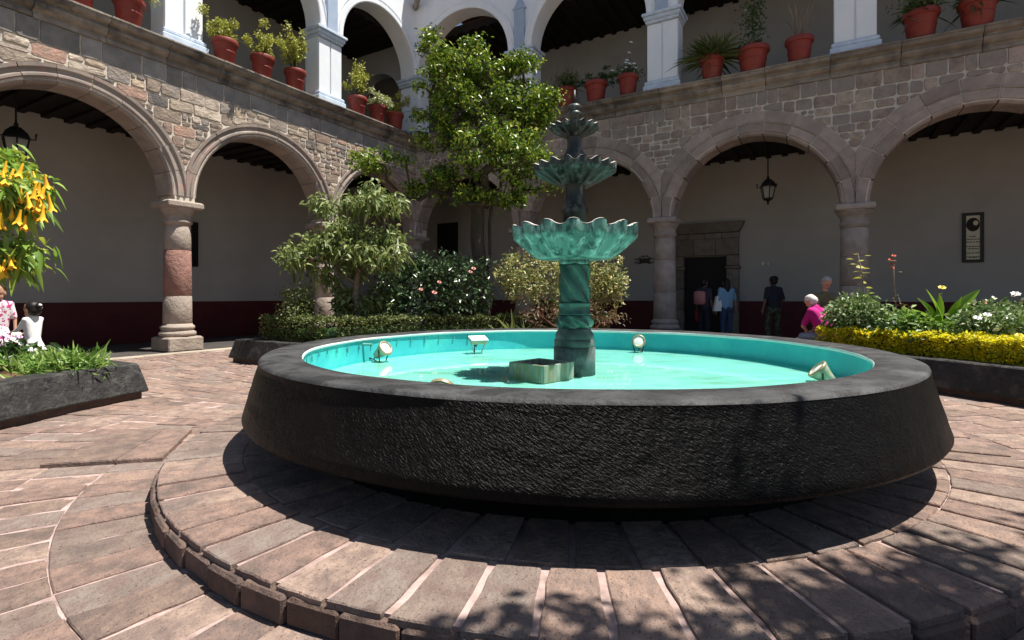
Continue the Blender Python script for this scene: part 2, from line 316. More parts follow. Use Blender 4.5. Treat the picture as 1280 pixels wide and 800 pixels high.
def leaf_mesh(name, base, dirs, length, width, fold=.25, droop=0., segs=1, up=None):
    """many leaves as one mesh: base (n,3), dirs (n,3) unit, length (n,), width (n,)"""
    n_ = len(base); base = np.asarray(base, float); dirs = np.asarray(dirs, float); dirs /= np.linalg.norm(dirs, axis=1)[:, None]+1e-9
    length = np.broadcast_to(np.asarray(length, float), (n_,))[:, None]; width = np.broadcast_to(np.asarray(width, float), (n_,))[:, None]
    rnd = rng.normal(size=(n_, 3))*.7+np.array([.25, -.1, .7]) if up is None else np.asarray(up, float)+rng.normal(size=(n_, 3))*.35
    side = np.cross(dirs, rnd); side /= np.linalg.norm(side, axis=1)[:, None]+1e-9
    nrm = np.cross(side, dirs)
    if segs == 1:
        tip = base+dirs*length; tip[:, 2] -= droop*length[:, 0]
        mid = base+dirs*length*.45
        A = mid+side*width*.5+nrm*width*fold; B = mid-side*width*.5+nrm*width*fold
        V = np.stack([base, A, tip, B], 1).reshape(-1, 3)
        o = np.arange(n_)[:, None]*4
        T = np.concatenate([o+np.array([0, 1, 2]), o+np.array([0, 2, 3])], 1).reshape(-1, 3)
    else:
        rows = []; K = segs+1
        for k in range(1, K):
            t = k/K; wv = width*math.sin(PI*t**.8)*.5
            c = base+dirs*length*t; c[:, 2] -= droop*length[:, 0]*t*t
            rows += [c+side*wv+nrm*wv*fold, c, c-side*wv+nrm*wv*fold]
        tip = base+dirs*length; tip[:, 2] -= droop*length[:, 0]
        V = np.stack([base]+rows+[tip], 1); m_ = V.shape[1]; V = V.reshape(-1, 3); tr_ = []
        tr_ += [(0, 1, 2), (0, 2, 3)]
        for k in range(segs-1):
            b_ = 1+3*k; tr_ += [(b_, b_+3, b_+4), (b_, b_+4, b_+1), (b_+1, b_+4, b_+5), (b_+1, b_+5, b_+2)]
        b_ = 1+3*(segs-1); tr_ += [(b_, m_-1, b_+1), (b_+1, m_-1, b_+2)]
        T = (np.arange(n_)[:, None, None]*m_+np.array(tr_)[None]).reshape(-1, 3)
    me = bpy.data.meshes.new(name); me.vertices.add(len(V)); me.vertices.foreach_set('co', V.ravel())
    me.loops.add(T.size); me.loops.foreach_set('vertex_index', T.ravel().astype(np.int32))
    me.polygons.add(len(T)); me.polygons.foreach_set('loop_start', np.arange(0, T.size, 3, dtype=np.int32))
    me.update(calc_edges=True); me.validate()
    return me
def rand_dirs(n_, zb=0.0, flat=1.0):
    d = rng.normal(size=(n_, 3)); d[:, 2] = d[:, 2]*flat+zb; return d/np.linalg.norm(d, axis=1)[:, None]
def in_blobs(blobs, n_, shell=.45):
    """points spread in a set of ellipsoids (centre, radii), weighted by volume, denser outside"""
    vol = np.array([b_[1][0]*b_[1][1]*b_[1][2] for b_ in blobs])**.8; idx = rng.choice(len(blobs), n_, p=vol/vol.sum())
    d = rng.normal(size=(n_, 3)); d /= np.linalg.norm(d, axis=1)[:, None]; r = rng.random(n_)**shell
    C = np.array([b_[0] for b_ in blobs])[idx]; R = np.array([b_[1] for b_ in blobs])[idx]
    return C+d*R*r[:, None]

# ------------------------------------------------------------------ layout of the place
FC = Vector((.52, 4.65, 0))                              # fountain centre
angL = math.atan2(387, F)                                # left wing recedes 30 degrees to the right of the view
dL = Vector((-math.sin(angL), -math.cos(angL), 0)); nL = Vector((math.cos(angL), -math.sin(angL), 0))
dR = Vector((nL.x, nL.y, 0)); nR = Vector((dL.x, dL.y, 0))
CY = 18.36; CORNER = Vector(((518.4-640)/F*CY, CY, 0))
def along(d, nn, x, v=0.0):                              # distance along a wing where the view ray of column x meets plane v
    k = (x-640)/F; o = CORNER+nn*v; return (k*o.y-o.x)/(d.x-k*d.y)
e1, e2 = -nL, -nR                                        # path axes from the fountain

# ------------------------------------------------------------------ ground
m = MB(); m.add([(-90, -90, -.02), (90, -90, -.02), (90, 90, -.02), (-90, 90, -.02)], [(0, 1, 2, 3)])
ground = tag(m.build('ground', 'ground_dirt'), kind='structure')
plaza = MB(); n_ = 96; plaza.add([(FC.x+13.5*math.cos(2*PI*i/n_), FC.y+13.5*math.sin(2*PI*i/n_), -.006) for i in range(n_)], [tuple(range(n_))])
plaza = tag(plaza.build('paved_plaza', 'grout'), kind='structure')

def paver_mesh(r0, r1, da, gap, h, v, ox=0):
    """one paver of a ring: trapezoid with worn, slightly uneven edges; local frame: origin at ring centre, along +X"""
    rr = random.Random(v*31+int(r0*100)); P = []
    def ring(ins, z, jit):
        out = []
        n1 = 4
        a_in, a_out = da/2-gap/2/r0, da/2-gap/2/r1
        pts = []
        for k in range(n1): pts.append((r0+.001, -a_in+2*a_in*k/n1, 0))
        for k in range(n1): pts.append((r0+.001+(r1-r0-.002)*k/n1, (a_in+(a_out-a_in)*k/n1), 1))
        for k in range(n1): pts.append((r1-.001, a_out-2*a_out*k/n1, 2))
        for k in range(n1): pts.append((r1-.001-(r1-r0-.002)*k/n1, -(a_out+(a_in-a_out)*k/n1), 3))
        rm = (r0+r1)/2
        for i, (r, t, sd_) in enumerate(pts):
            x, y = r*math.cos(t)-rm, r*math.sin(t); l = math.hypot(x, y)
            j = J[i]*jit
            x -= (ins+j*.4)*(1 if x > 0 else -1)*min(1, abs(x)/((r1-r0)/2)); y -= (ins+j)*(1 if y > 0 else -1)*min(1, abs(y)/(rm*da/2))
            out.append((x+rm, y, z+(rr.uniform(-.0015, .0015) if ins else 0)))
        return out
    J = [rr.uniform(0, .009)+(rr.uniform(0, .016) if rr.random() < .12 else 0) for _ in range(16)]
    P = ring(0, -h, 1)+ring(0, -.005, 1)+ring(.005, 0, 1)
    fs = [(r*16+i, r*16+(i+1) % 16, r*16+16+(i+1) % 16, r*16+16+i) for r in range(2) for i in range(16)]
    c = sum((Vector(p) for p in P[32:]), Vector())/16; P.append((c.x, c.y, .002)); fs += [(32+i, 32+(i+1) % 16, 48) for i in range(16)]
    mb = MB(); mb.add(P, fs); return mb.mesh('paver')
def rings(parent, name, specs, ztop, thresh=300, h=.05, gap=.02, keep=None):
    cand = []
    for k, (r0, r1, wd) in enumerate(specs):
        cnt = round(2*PI*(r0+r1)/2/wd); da = 2*PI/cnt; off = random.random()*da
        ms = [paver_mesh(r0, r1, da, gap, h, v) for v in range(5)]
        for ms_ in ms: ms_.materials.append(MATS['paver'])
        for i in range(cnt):
            t = off+i*da; rm = (r0+r1)/2; p = FC+Vector((rm*math.cos(t), rm*math.sin(t), ztop))
            if keep and not keep(p): continue
            vis = 0
            if p.y > .5:
                X = 640+F*p.x/p.y; Yp = YH+F*(CAMH-p.z)/p.y
                if -60 < X < 1340 and Yp < 860: vis = 1/p.y**2
                q = p-FC                                     # hidden behind the basin
                if vis and q.y > 0 and 330 < X < 1165: vis = 0
                if vis and math.hypot(q.x, q.y) < 2.3: vis = 0
            cand.append((-vis, random.random(), t, ms[random.randrange(5)], ztop+random.uniform(-.006, .006), vis))
    cand.sort(key=lambda c: c[:2])
    rest = MB()
    for k, (_, _, t, me, z, vis) in enumerate(cand):
        if k < thresh and vis > 0:
            o = link(name, me, None, parent, (FC.x, FC.y, z), t); o.rotation_euler[0] = 0
        else:
            cs, sn = math.cos(t), math.sin(t)
            rest.add([(FC.x+v.co.x*cs-v.co.y*sn, FC.y+v.co.x*sn+v.co.y*cs, z+v.co.z) for v in me.vertices], [tuple(p.vertices) for p in me.polygons])
    if rest.v: tag(rest.build('paving_beyond', 'paver', parent), kind='stuff')
W_PATH = 1.4; R_BED = 5.05; E_BED = 7.35
def keep_ground(p):
    q = p-FC; a_, b_ = q.dot(e1), q.dot(e2); r = math.hypot(q.x, q.y)
    if r > R_BED+.05 and W_PATH+.1 < abs(a_) < E_BED-.3 and W_PATH+.1 < abs(b_) < E_BED-.3: return False
    if (p-CORNER).dot(nL) < .75 or (p-CORNER).dot(nR) < .75: return False
    return True
specs = []; r = 3.04
while r < 12.6:
    w_ = .40+.05*random.random(); specs.append((r, r+w_, .235)); r += w_
rings(plaza, 'paver', specs, .0, 300, keep=keep_ground, gap=.007)
# the low round step under the basin
ZP = .13; RP = 3.03
m = MB(); m.lathe([(RP-.03, -.005), (RP-.03, ZP-.012), (1.5, ZP-.012)], 128, FC, cap=False)
step = tag(m.build('round_step', 'grout'), kind='structure')
rings(step, 'paver', [(2.565, RP-.004, .235), (2.10, 2.565, .235)], ZP, 300, h=.03, gap=.021)
for i in range(78):
    t = 2*PI*(i+.3)/78; da = 2*PI/78; h_ = ZP-.02; P = []
    q = FC+Vector((RP*math.cos(t), RP*math.sin(t), 0))
    if not (q.y > .3 and -80 < 640+F*q.x/q.y < 1360): continue
    if q.y-FC.y > .9: continue
    mb = MB()
    mb.box((0, 0, h_/2-.004), (.13, RP*da-.008, h_+random.uniform(-.012, 0)), 0, .012)
    o = mb.build('curb_stone', 'curb_stone', step, loc=q+Vector((-.055*math.cos(t), -.055*math.sin(t), 0))+Vector((math.cos(t), math.sin(t), 0))*random.uniform(-.012, .014), rz=t+random.uniform(-.03, .03))
# raised cover slabs left of the step
A_, B_, C_, D_ = ground_px(50, 586), ground_px(203, 577), ground_px(240, 540.5), ground_px(157, 541)
for (f0, f1) in ((0, .6), (.61, 1)):
    a0, a1, b0, b1 = A_.lerp(B_, f0), A_.lerp(B_, f1), D_.lerp(C_, f0), D_.lerp(C_, f1)
    mb = MB(); P = []
    for z, sh in ((-.004, 0), (.026, 0), (.034, .012)):
        c = (a0+a1+b0+b1)/4
        P += [(p+(c-p)*sh)+Vector((0, 0, z)) for p in (a0, a1, b1, b0)]
    mb.add(P, [(3, 2, 1, 0), (8, 9, 10, 11)]+[(r_*4+i, r_*4+(i+1) % 4, r_*4+4+(i+1) % 4, r_*4+4+i) for r_ in range(2) for i in range(4)])
    tag(mb.build('cover_slab', 'paver'), ('larger' if f0 == 0 else 'smaller')+' of two raised stone cover slabs in the brick paving', 'slab', 'stone cover slabs')

# ------------------------------------------------------------------ the two arcaded wings
def clip(poly, nx, nz, d):
    out = []
    for i in range(len(poly)):
        p, q = poly[i], poly[(i+1) % len(poly)]; a_ = p[0]*nx+p[1]*nz-d; b_ = q[0]*nx+q[1]*nz-d
        if a_ >= 0: out.append(p)
        if a_*b_ < 0: t = a_/(a_-b_); out.append((p[0]+(q[0]-p[0])*t, p[1]+(q[1]-p[1])*t))
    return out
def area(p): return .5*abs(sum(p[i][0]*p[(i+1) % len(p)][1]-p[(i+1) % len(p)][0]*p[i][1] for i in range(len(p))))
T2 = .29                                                  # half thickness of the arcade wall
Z_CAP = 3.25; Z_COR0 = 6.06; Z_COR = 6.52; Z_CEIL = 5.27; Z_CEIL2 = 10.03; W_BACK = 2.92
def build_wing(name, sg, d, nn, cols, P):
    root = empty(name, CORNER, math.atan2(d.y*sg, d.x*sg), label=P['label'], cat='building', group='arcaded wings round the courtyard')
    f = lambda s, v, z: (sg*s, v, z)
    def bx(name_, mat, s0, s1, v0, v1, z0, z1, par=root, bev=0):
        mb = MB(); mb.box((sg*(s0+s1)/2, (v0+v1)/2, (z0+z1)/2), (abs(s1-s0), v1-v0, z1-z0), 0, bev); return mb.build(name_, mat, par)
    s_end = cols[-1]
    # --- ground floor wall with arches (mortar body that the stones sit in)
    th = P['th']
    wall = MB(); st0 = P['s0']
    for a_, b_ in zip(cols[:-1], cols[1:]):
        c = (a_+b_)/2; ri = (b_-a_)/2-.27; zc = P['zc']; r = ri+.06
        lo_ = a_ if a_ > 0 else st0
        bot = [(lo_, Z_CAP)]+[(c-r*math.cos(PI*k/32), zc+r*math.sin(PI*k/32)) for k in range(33)]+[(b_, Z_CAP)]
        bot[1] = (c-r, Z_CAP); bot[-2] = (c+r, Z_CAP)
        bot.insert(2, (c-r, zc)); bot.insert(-2, (c+r, zc))
        k = len(bot)
        for i in range(k-1):
            (s0, z0), (s1, z1) = bot[i], bot[i+1]
            wall.add([f(s0, T2, z0), f(s1, T2, z1), f(s1, T2, Z_COR0+.1), f(s0, T2, Z_COR0+.1), f(s0, -T2, z0), f(s1, -T2, z1), f(s1, -T2, Z_COR0+.1), f(s0, -T2, Z_COR0+.1)],
                     [(0, 1, 2, 3), (7, 6, 5, 4), (0, 4, 5, 1)])
    wall = wall.build('arcade_wall', P['mortar'], root)
    # --- voussoirs
    prof = P['prof']
    for a_, b_ in zip(cols[:-1], cols[1:]):
        c = (a_+b_)/2; ri = (b_-a_)/2-.27; zc = P['zc']; hb = (b_-a_)/2-.004; N = P['nv']
        edges = [PI*k/N for k in range(N+1)]
        arch = empty('arch', (0, 0, 0)); arch.parent = root
        for k in range(N):
            t0, t1 = edges[k]+P['vgap'], edges[k+1]-P['vgap']
            for (pr, half) in prof:
                ns = 5; V = []; J = random.uniform(-.008, .008)
                off = (edges[1]*.5 if half else 0)
                for i in range(ns+1):
                    t = t0+(t1-t0)*i/ns+off
                    for (dr, v) in pr:
                        u = -(ri+dr)*math.cos(t); z = zc+(ri+dr)*math.sin(t)
                        u = max(-hb, min(hb, u)); V.append(f(c+u, v+(J if v > .1 else 0), max(z, Z_CAP+.004)))
                q = len(pr)
                fs = [(i*q+j, i*q+(j+1) % q, (i+1)*q+(j+1) % q, (i+1)*q+j) for i in range(ns) for j in range(q)]+[tuple(range(q)), tuple(ns*q+j for j in range(q))]
                if half and k == N-1: continue
                mb = MB(); mb.add(V, fs); mb.build('voussoir', P['vmat'], arch)
    # --- wall stones
    def stone(poly, mat, proud=.0):
        A = area(poly)
        if A < .006: return None
        cx = sum(p[0] for p in poly)/len(poly); cz = sum(p[1] for p in poly)/len(poly)
        pts = []
        for i in range(len(poly)):
            p, q = poly[i], poly[(i+1) % len(poly)]; l = math.hypot(q[0]-p[0], q[1]-p[1])
            if l < .02: pts.append(p); continue
            ca = min(.3, .03/l)
            for t in (ca, .5, 1-ca): pts.append((p[0]+(q[0]-p[0])*t+random.uniform(-.007, .007), p[1]+(q[1]-p[1])*t+random.uniform(-.007, .007)))
        k = len(pts); out = T2+proud+random.uniform(.008, .026)
        V = [f(u, T2-.02, z) for u, z in pts]+[f(u, out-.008, z) for u, z in pts]
        sc = 1-.022/math.sqrt(A)*.6
        V += [f(cx+(u-cx)*sc, out+random.uniform(-.003, .006), cz+(z-cz)*sc) for u, z in pts]+[f(cx, out+.006, cz)]
        fs = [(r_*k+i, r_*k+(i+1) % k, r_*k+k+(i+1) % k, r_*k+k+i) for r_ in range(2) for i in range(k)]+[(2*k+i, 2*k+(i+1) % k, 3*k) for i in range(k)]
        mb = MB(); mb.add(V, fs); return mb.build('stone', mat, wall)
    bays = [((a_+b_)/2, (b_-a_)/2-.27+th+.018) for a_, b_ in zip(cols[:-1], cols[1:])]
    def fill(poly, mat, proud=0):
        for c, r in bays:
            cx = sum(p[0] for p in poly)/len(poly); cz = sum(p[1] for p in poly)/len(poly)
            ux, uz = cx-c, cz-P['zc']; l = math.hypot(ux, uz)
            if l < r-.45: return
            if l > r+1.2: continue
            ux /= l; uz /= l; poly = clip(poly, ux, uz, ux*c+uz*P['zc']+r)
            if len(poly) < 3: return
        stone(poly, mat, proud)
    z = Z_CAP+.35; z_top0 = Z_COR0-P['top_h']
    smin, smax = P['s0']+.02, s_end-.05
    while z < z_top0-.04:
        h_ = random.uniform(*P['rowh'])
        if z+h_ > z_top0-.1: h_ = z_top0-z
        s = smin
        while s < smax:
            l = random.uniform(*P['stlen'])*(1 if h_ > .15 else .8); s1 = min(s+l, smax); g = P['gap']
            j = [random.uniform(-.016, .016) for _ in range(4)]
            if random.random() < P['split'] and h_ > .17:
                zm = z+h_*random.uniform(.4, .6); sm = s+(s1-s)*random.uniform(.35, .65)
                fill([(s+g, z+g), (s1-g, z+g+j[0]), (s1-g, zm-g), (s+g, zm-g+j[1])], P['smat'])
                fill([(s+g, zm+g), (sm-g, zm+g), (sm-g+j[2], z+h_-g), (s+g, z+h_-g)], P['smat'])
                fill([(sm+g, zm+g), (s1-g, zm+g), (s1-g, z+h_-g), (sm+g+j[2], z+h_-g)], P['smat'])
            else:
                fill([(s+g, z+g+j[0]), (s1-g, z+g+j[1]), (s1-g+j[2]*.6, z+h_-g+j[3]), (s+g+j[2]*.6, z+h_-g)], P['smat'])
            s = s1
        z += h_
    s = smin
    while s < smax:
        s1 = min(s+random.uniform(*P['toplen']), smax)
        fill([(s+P['gap'], z_top0+.012), (s1-P['gap'], z_top0+.012), (s1-P['gap'], Z_COR0-.004), (s+P['gap'], Z_COR0-.004)], P['topmat'], .004); s = s1
    # --- columns
    SC = lambda pr_: [(r_*P['cw'], z_) for r_, z_ in pr_]
    for i, c in enumerate(cols):
        if i == 0 and not P['corner']: continue
        q = empty('column', f(c, 0, 0)); q.parent = root; rj = random.uniform(-.02, .02)
        mb = MB(); mb.box((0, 0, .16), (.73, .73, .32), rj, .035); mb.build('plinth', P['cmat'], q)
        mb = MB(); mb.lathe(SC([(.30, .32), (.39, .335), (.405, .375), (.395, .415), (.355, .435), (.34, .46), (.365, .49), (.375, .52), (.36, .55), (.325, .57), (.315, .60)]), 32); mb.build('base', P['cmat'], q, True)
        zs = [.60, 1.28+random.uniform(-.15, .15), 2.12+random.uniform(-.15, .1), 2.72]; mats = P['drums'][i % len(P['drums'])]
        for k in range(3):
            r0, r1 = .315-.03*(zs[k]-.6)/2.1, .315-.03*(zs[k+1]-.6)/2.1
            mb = MB(); mb.lathe(SC([(r0-.012, zs[k]), (r0, zs[k]+.014), (r1, zs[k+1]-.014), (r1-.012, zs[k+1])]), 32); mb.build('drum', mats[k], q, True)
        mb = MB(); mb.lathe(SC([(.285, 2.715), (.285, 2.76), (.315, 2.785), (.325, 2.81), (.31, 2.835), (.295, 2.86), (.30, 2.95), (.33, 2.99), (.35, 3.01), (.36, 3.04), (.395, 3.085), (.40, 3.10)]), 32)
        mb.build('capital', P['cmat'], q, True)
        mb = MB(); mb.box((0, 0, 3.172), (.75, .75, .145), rj, .03); mb.build('abacus', P['cmat'], q)
    # --- cornice in blocks
    s = P['s0']; cp = [(T2-.02, Z_COR0), (T2+.05, Z_COR0), (T2+.055, Z_COR0+.07), (T2+.03, Z_COR0+.085), (T2+.035, Z_COR0+.12), (T2+.10, Z_COR0+.15), (T2+.15, Z_COR0+.20), (T2+.16, Z_COR0+.25), (T2+.13, Z_COR0+.29), (T2+.14, Z_COR0+.31), (T2+.24, Z_COR0+.34), (T2+.26, Z_COR0+.36), (T2+.26, Z_COR-.05), (T2+.29, Z_COR-.04), (T2+.29, Z_COR-.012), (T2+.27, Z_COR), (-T2-.1, Z_COR), (-T2-.1, Z_COR0+.11), (T2-.02, Z_COR0+.11)]
    if P['corner']: s = .29
    while s < s_end-.2:
        s1 = min(s+random.uniform(.9, 1.5), s_end); g = .006; dz = random.uniform(-.008, .006)
        V = [f(s+g, v, z+dz) for v, z in cp]+[f(s1-g, v, z+dz) for v, z in cp]; k = len(cp)
        mb = MB(); mb.add(V, [tuple(range(k)), tuple(range(k, 2*k))]+[(i, (i+1) % k, k+(i+1) % k, k+i) for i in range(k)])
        mb.build('cornice_block', 'cornice_stone', root); s = s1
    # --- corridor behind the arcade
    vb = -W_BACK; e0 = -W_BACK if not P['corner'] else -T2
    bx('back_wall', 'plaster_cream', -W_BACK, s_end, vb-.3, vb, 0, Z_CEIL)
    dd = bx('dado', 'dado_red', -W_BACK+.01, s_end, vb-.001, vb+.008, 0, 1.05)
    bx('end_light_block', 'plaster_cream', s_end-.1, s_end+.2, vb-.3, T2-.02, 0, 12.)  # unseen wall, added so no light enters at the corridor's end
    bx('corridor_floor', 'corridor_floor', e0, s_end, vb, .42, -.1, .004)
    s = e0
    while s < s_end:
        s1 = min(s+random.uniform(.8, 1.3), s_end)
        bx('edging_stone', 'edging_stone', s+.006, s1-.006, .424, .72, -.1, .012+random.uniform(0, .006), bev=.008); s = s1
    ce = bx('ceiling', 'dark_wood', e0, s_end, vb-.3, -T2-.002, Z_CEIL, Z_CEIL+.3)
    bm_ = MB().box((0, (vb-T2)/2, 0), (.15, W_BACK-T2-.004, .07), 0, .008).mesh('beam'); bm_.materials.append(MATS['dark_wood'])
    s = .35
    while s < s_end-.3: link('beam', bm_, None, ce, (sg*s, 0, Z_CEIL-.035)); s += .42
    # --- upper gallery
    bx('gallery_floor', 'corridor_floor', e0, s_end, vb-.3, -T2-.104, Z_CEIL+.304, Z_CEIL+.5)
    bx('gallery_back_wall', 'plaster_upper', -W_BACK, s_end, vb-.3, vb, Z_CEIL+.504, Z_CEIL2)
    ce = bx('gallery_ceiling', 'dark_wood', e0, s_end, vb-.3, -.304, Z_CEIL2, Z_CEIL2+.25)
    s = .3
    while s < s_end-.3: link('beam', bm_, None, ce, (sg*s, 0, Z_CEIL2-.035)); s += .42
    # upper wall with arches
    V2 = .28; zc2 = P['zc2']; pw = .40; uw = MB()
    for a_, b_ in zip(cols[:-1], cols[1:]):
        c = (a_+b_)/2; r = (b_-a_)/2-pw+.012; lo_ = a_ if a_ > 0 else (V2 if P['corner'] else -V2)
        bot = [(lo_, 8.62), (c-r, 8.62)]+[(c-r*math.cos(PI*k/40), zc2+r*math.sin(PI*k/40)) for k in range(41)]+[(c+r, 8.62), (b_, 8.62)]
        for i in range(len(bot)-1):
            (s0, z0), (s1, z1) = bot[i], bot[i+1]
            uw.add([f(s0, V2, z0), f(s1, V2, z1), f(s1, V2, 12), f(s0, V2, 12), f(s0, -V2, z0), f(s1, -V2, z1), f(s1, -V2, 12), f(s0, -V2, 12)], [(0, 1, 2, 3), (7, 6, 5, 4), (0, 4, 5, 1)])
        hb = (b_-a_)/2-.20; A = MB(); pr = [(0, .20), (0, V2+.05), (.03, V2+.065), (.15, V2+.065), (.16, V2+.04), (.20, V2+.03), (.22, V2+.055), (.25, V2+.055), (.265, V2-.02)]
        ns = 40; Vv = []
        for i in range(ns+1):
            t = PI*i/ns
            for dr, v in pr: Vv.append(f(c-(r-.012+dr)*math.cos(t), v, zc2+(r-.012+dr)*math.sin(t)))
        q = len(pr); A.add(Vv, [(i*q+j, i*q+j+1, (i+1)*q+j+1, (i+1)*q+j) for i in range(ns) for j in range(q-1)]); A.build('arch_moulding', 'white_paint', root)
    uw = uw.build('upper_wall', 'white_paint', root)
    for i, c in enumerate(cols):
        if i == 0 and not P['corner']: continue
        q = empty('pillar', f(c, 0, 0)); q.parent = root; z0 = Z_COR+.002
        mb = MB(); mb.box((0, 0, z0+.10), (.96, .74, .20), 0, .02); mb.box((0, 0, z0+.26), (.90, .68, .10), 0, .03); mb.build('pillar_base', 'trim_paint', q)
        mb = MB(); mb.box((0, -.03, (z0+.3+8.36)/2), (.80, .52, 8.36-z0-.3), 0, .01); mb.build('shaft', 'white_paint', q)
        for sx in (-1, 1):
            mb = MB(); mb.box((sx*.205, .245, (z0+.32+8.34)/2), (.375, .05, 8.34-z0-.34), 0, .012); mb.build('panel', 'white_paint', q)
        mb = MB(); mb.box((0, 0, 8.40), (.86, .64, .08), 0, .02); mb.box((0, 0, 8.49), (.94, .72, .11), 0, .03); mb.box((0, 0, 8.58), (1.02, .80, .08), 0, .015); mb.build('pillar_capital', 'trim_paint', q)
        if i > 0:
            mb = MB(); mb.box((0, V2+.035, 9.2), (.34, .11, 1.16)); mb.box((0, V2+.035, 9.81), (.42, .15, .07), 0, .015)
            mb.add([(-.17, V2, 9.845), (.17, V2, 9.845), (.17, V2+.09, 9.845), (-.17, V2+.09, 9.845), (0, V2+.02, 10.28)], [(0, 1, 4), (1, 2, 4), (2, 3, 4), (3, 0, 4), (3, 2, 1, 0)])
            mb.build('pilaster', 'blue_paint', q)
    # roof with eave
    bx('eave', 'white_paint', (V2+.3 if P['corner'] else -V2), s_end, -V2, V2+.30, 12.0, 12.12); bx('roof', 'roof_tile', -W_BACK if not P['corner'] else -V2, s_end, vb-.35, V2+.34 if not P['corner'] else V2+.34, 12.124, 12.3)
    bx('gallery_rear', 'plaster_upper', -W_BACK, s_end, vb-.34, vb-.302, 0, 12.1)
    return root
tL = [along(dL, nL, 405), along(dL, nL, 222)]; bL = (tL[1])/2
colsL = [0, tL[0], tL[1], tL[1]+bL, tL[1]+2*bL]
tR = [along(dR, nR, 656), along(dR, nR, 831), along(dR, nR, 1068)]
colsR = [0, tR[0], tR[1], tR[2], tR[2]+(tR[2]-tR[1]), tR[2]+2*(tR[2]-tR[1])]
print('cols', colsL, colsR)
profL = [([(0, -T2-.01), (0, T2-.06), (.03, T2-.01), (.10, T2+.005), (.12, T2+.035), (.16, T2+.035), (.18, T2+.01), (.25, T2+.015), (.27, T2+.05), (.33, T2+.055), (.33, T2-.05), (.2, -T2-.01)], 0)]
profR = [([(0, -T2-.01), (0, T2-.05), (.035, T2-.005), (.08, T2+.0), (.09, T2+.02), (.27, T2+.02), (.28, T2-.03), (.2, -T2-.01)], 0),
         ([(.285, T2-.05), (.285, T2+.03), (.31, T2+.045), (.33, T2+.025), (.56, T2+.03), (.56, T2-.04)], 0)]
grey = ['column_grey']*3
wingL = build_wing('arcade_wing', 1, dL, nL, colsL, dict(label='sunlit two-storey arcade wing with brown rubble stone and moulded arches', th=.33, zc=3.35, zc2=8.66, s0=-T2, corner=False,
    mortar='mortar', prof=profL, vmat='left_voussoir', nv=11, rowh=(.15, .34), stlen=(.2, .62), toplen=(.3, .7), top_h=.40, smat='left_stone', topmat='left_grey_stone', split=.5, gap=.013, vgap=.003,
    cw=.89, cmat='column_stone', drums=[['column_grey', 'column_grey', 'column_grey'], ['column_stone', 'column_stone', 'column_grey'], ['column_stone', 'column_pink', 'column_stone']]))
wingR = build_wing('arcade_wing', -1, dR, nR, colsR, dict(label='shaded two-storey arcade wing of squared stone with a doorway behind', th=.56, zc=3.2, zc2=8.6, s0=T2+.002, corner=True,
    mortar='mortar_right', prof=profR, vmat='right_voussoir', nv=11, rowh=(.17, .24), stlen=(.22, .46), toplen=(.2, .5), top_h=.33, smat='right_stone', topmat='right_stone', split=.15, gap=.015, vgap=.0065,
    cw=.94, cmat='column_grey', drums=[grey, ['column_grey', 'column_stone', 'column_grey']]))
# cross wall with an arch in the corner of the upper gallery
mb = MB(); c_ = -(W_BACK+T2)/2; r_ = (W_BACK-T2)/2-.25
bot = [(-W_BACK, 5.8), (c_-r_, 5.8)]+[(c_-r_*math.cos(PI*k/24), 8.1+r_*math.sin(PI*k/24)) for k in range(25)]+[(c_+r_, 5.8), (-T2-.01, 5.8)]
for i in range(len(bot)-1):
    (v0, z0), (v1, z1) = bot[i], bot[i+1]
    mb.add([(-.25, v0, z0), (-.25, v1, z1), (-.25, v1, 9.99), (-.25, v0, 9.99), (.15, v0, z0), (.15, v1, z1), (.15, v1, 9.99), (.15, v0, 9.99)], [(0, 1, 2, 3), (7, 6, 5, 4), (0, 4, 5, 1)])
mb.build('cross_arch', 'plaster_upper', wingL)
# rain spout at the corner
mb = MB(); mb.tube([(0, 0, 0), (.25, .25, -.02), (.5, .5, -.06)], [.1, .09, .11], 10); mb.build('rain_spout', 'cornice_stone', wingL, True, loc=(.29, .29, 10.97))

# --- things on the right wing's back wall
def wallR(x, y, off=0.0):
    s = along(dR, nR, x, -W_BACK+off); p = CORNER+dR*s+nR*(-W_BACK+off); return p+Vector((0, 0, CAMH+(YH-y)/F*p.y)), s
rzR = math.atan2(-dR.y, -dR.x)                            # local +Y looks into the courtyard
pD, sD0 = wallR(856, 330); _, sD1 = wallR(909, 330)
wD = sD1-sD0; dr = empty('doorway', CORNER+dR*((sD0+sD1)/2)+nR*(-W_BACK), rzR, label='dark open doorway with carved stone surround in the shaded wall', cat='doorway')
MB().box((0, .02, 1.2), (wD, .03, 2.4)).build('opening_shade', 'shade_and_canvas', dr)  # near-black panel stands in for the shade inside the doorway
for sx in (-1, 1):
    for k, (z0, z1) in enumerate(((0, .75), (.76, 1.4), (1.41, 2.0), (2.11, 2.42))):
        MB().box((sx*(wD/2+.17), .09, (z0+z1)/2), (.34, .18, z1-z0), 0, .012).build('jamb_stone', 'door_stone', dr)
    MB().box((sx*(wD/2+.18), .11, 2.055), (.42, .22, .09), 0, .02).build('impost', 'door_stone', dr)
for k in range(3): MB().box(((k-1)*(wD+.68)/3, .09, 2.68), ((wD+.68)/3-.008, .19, .5), 0, .012).build('lintel_stone', 'door_stone', dr)
for k in range(4): MB().box(((k-1.5)*(wD+.7)/4, .09, 3.02), ((wD+.7)/4-.008, .18, .17), 0, .012).build('lintel_stone', 'door_stone', dr)
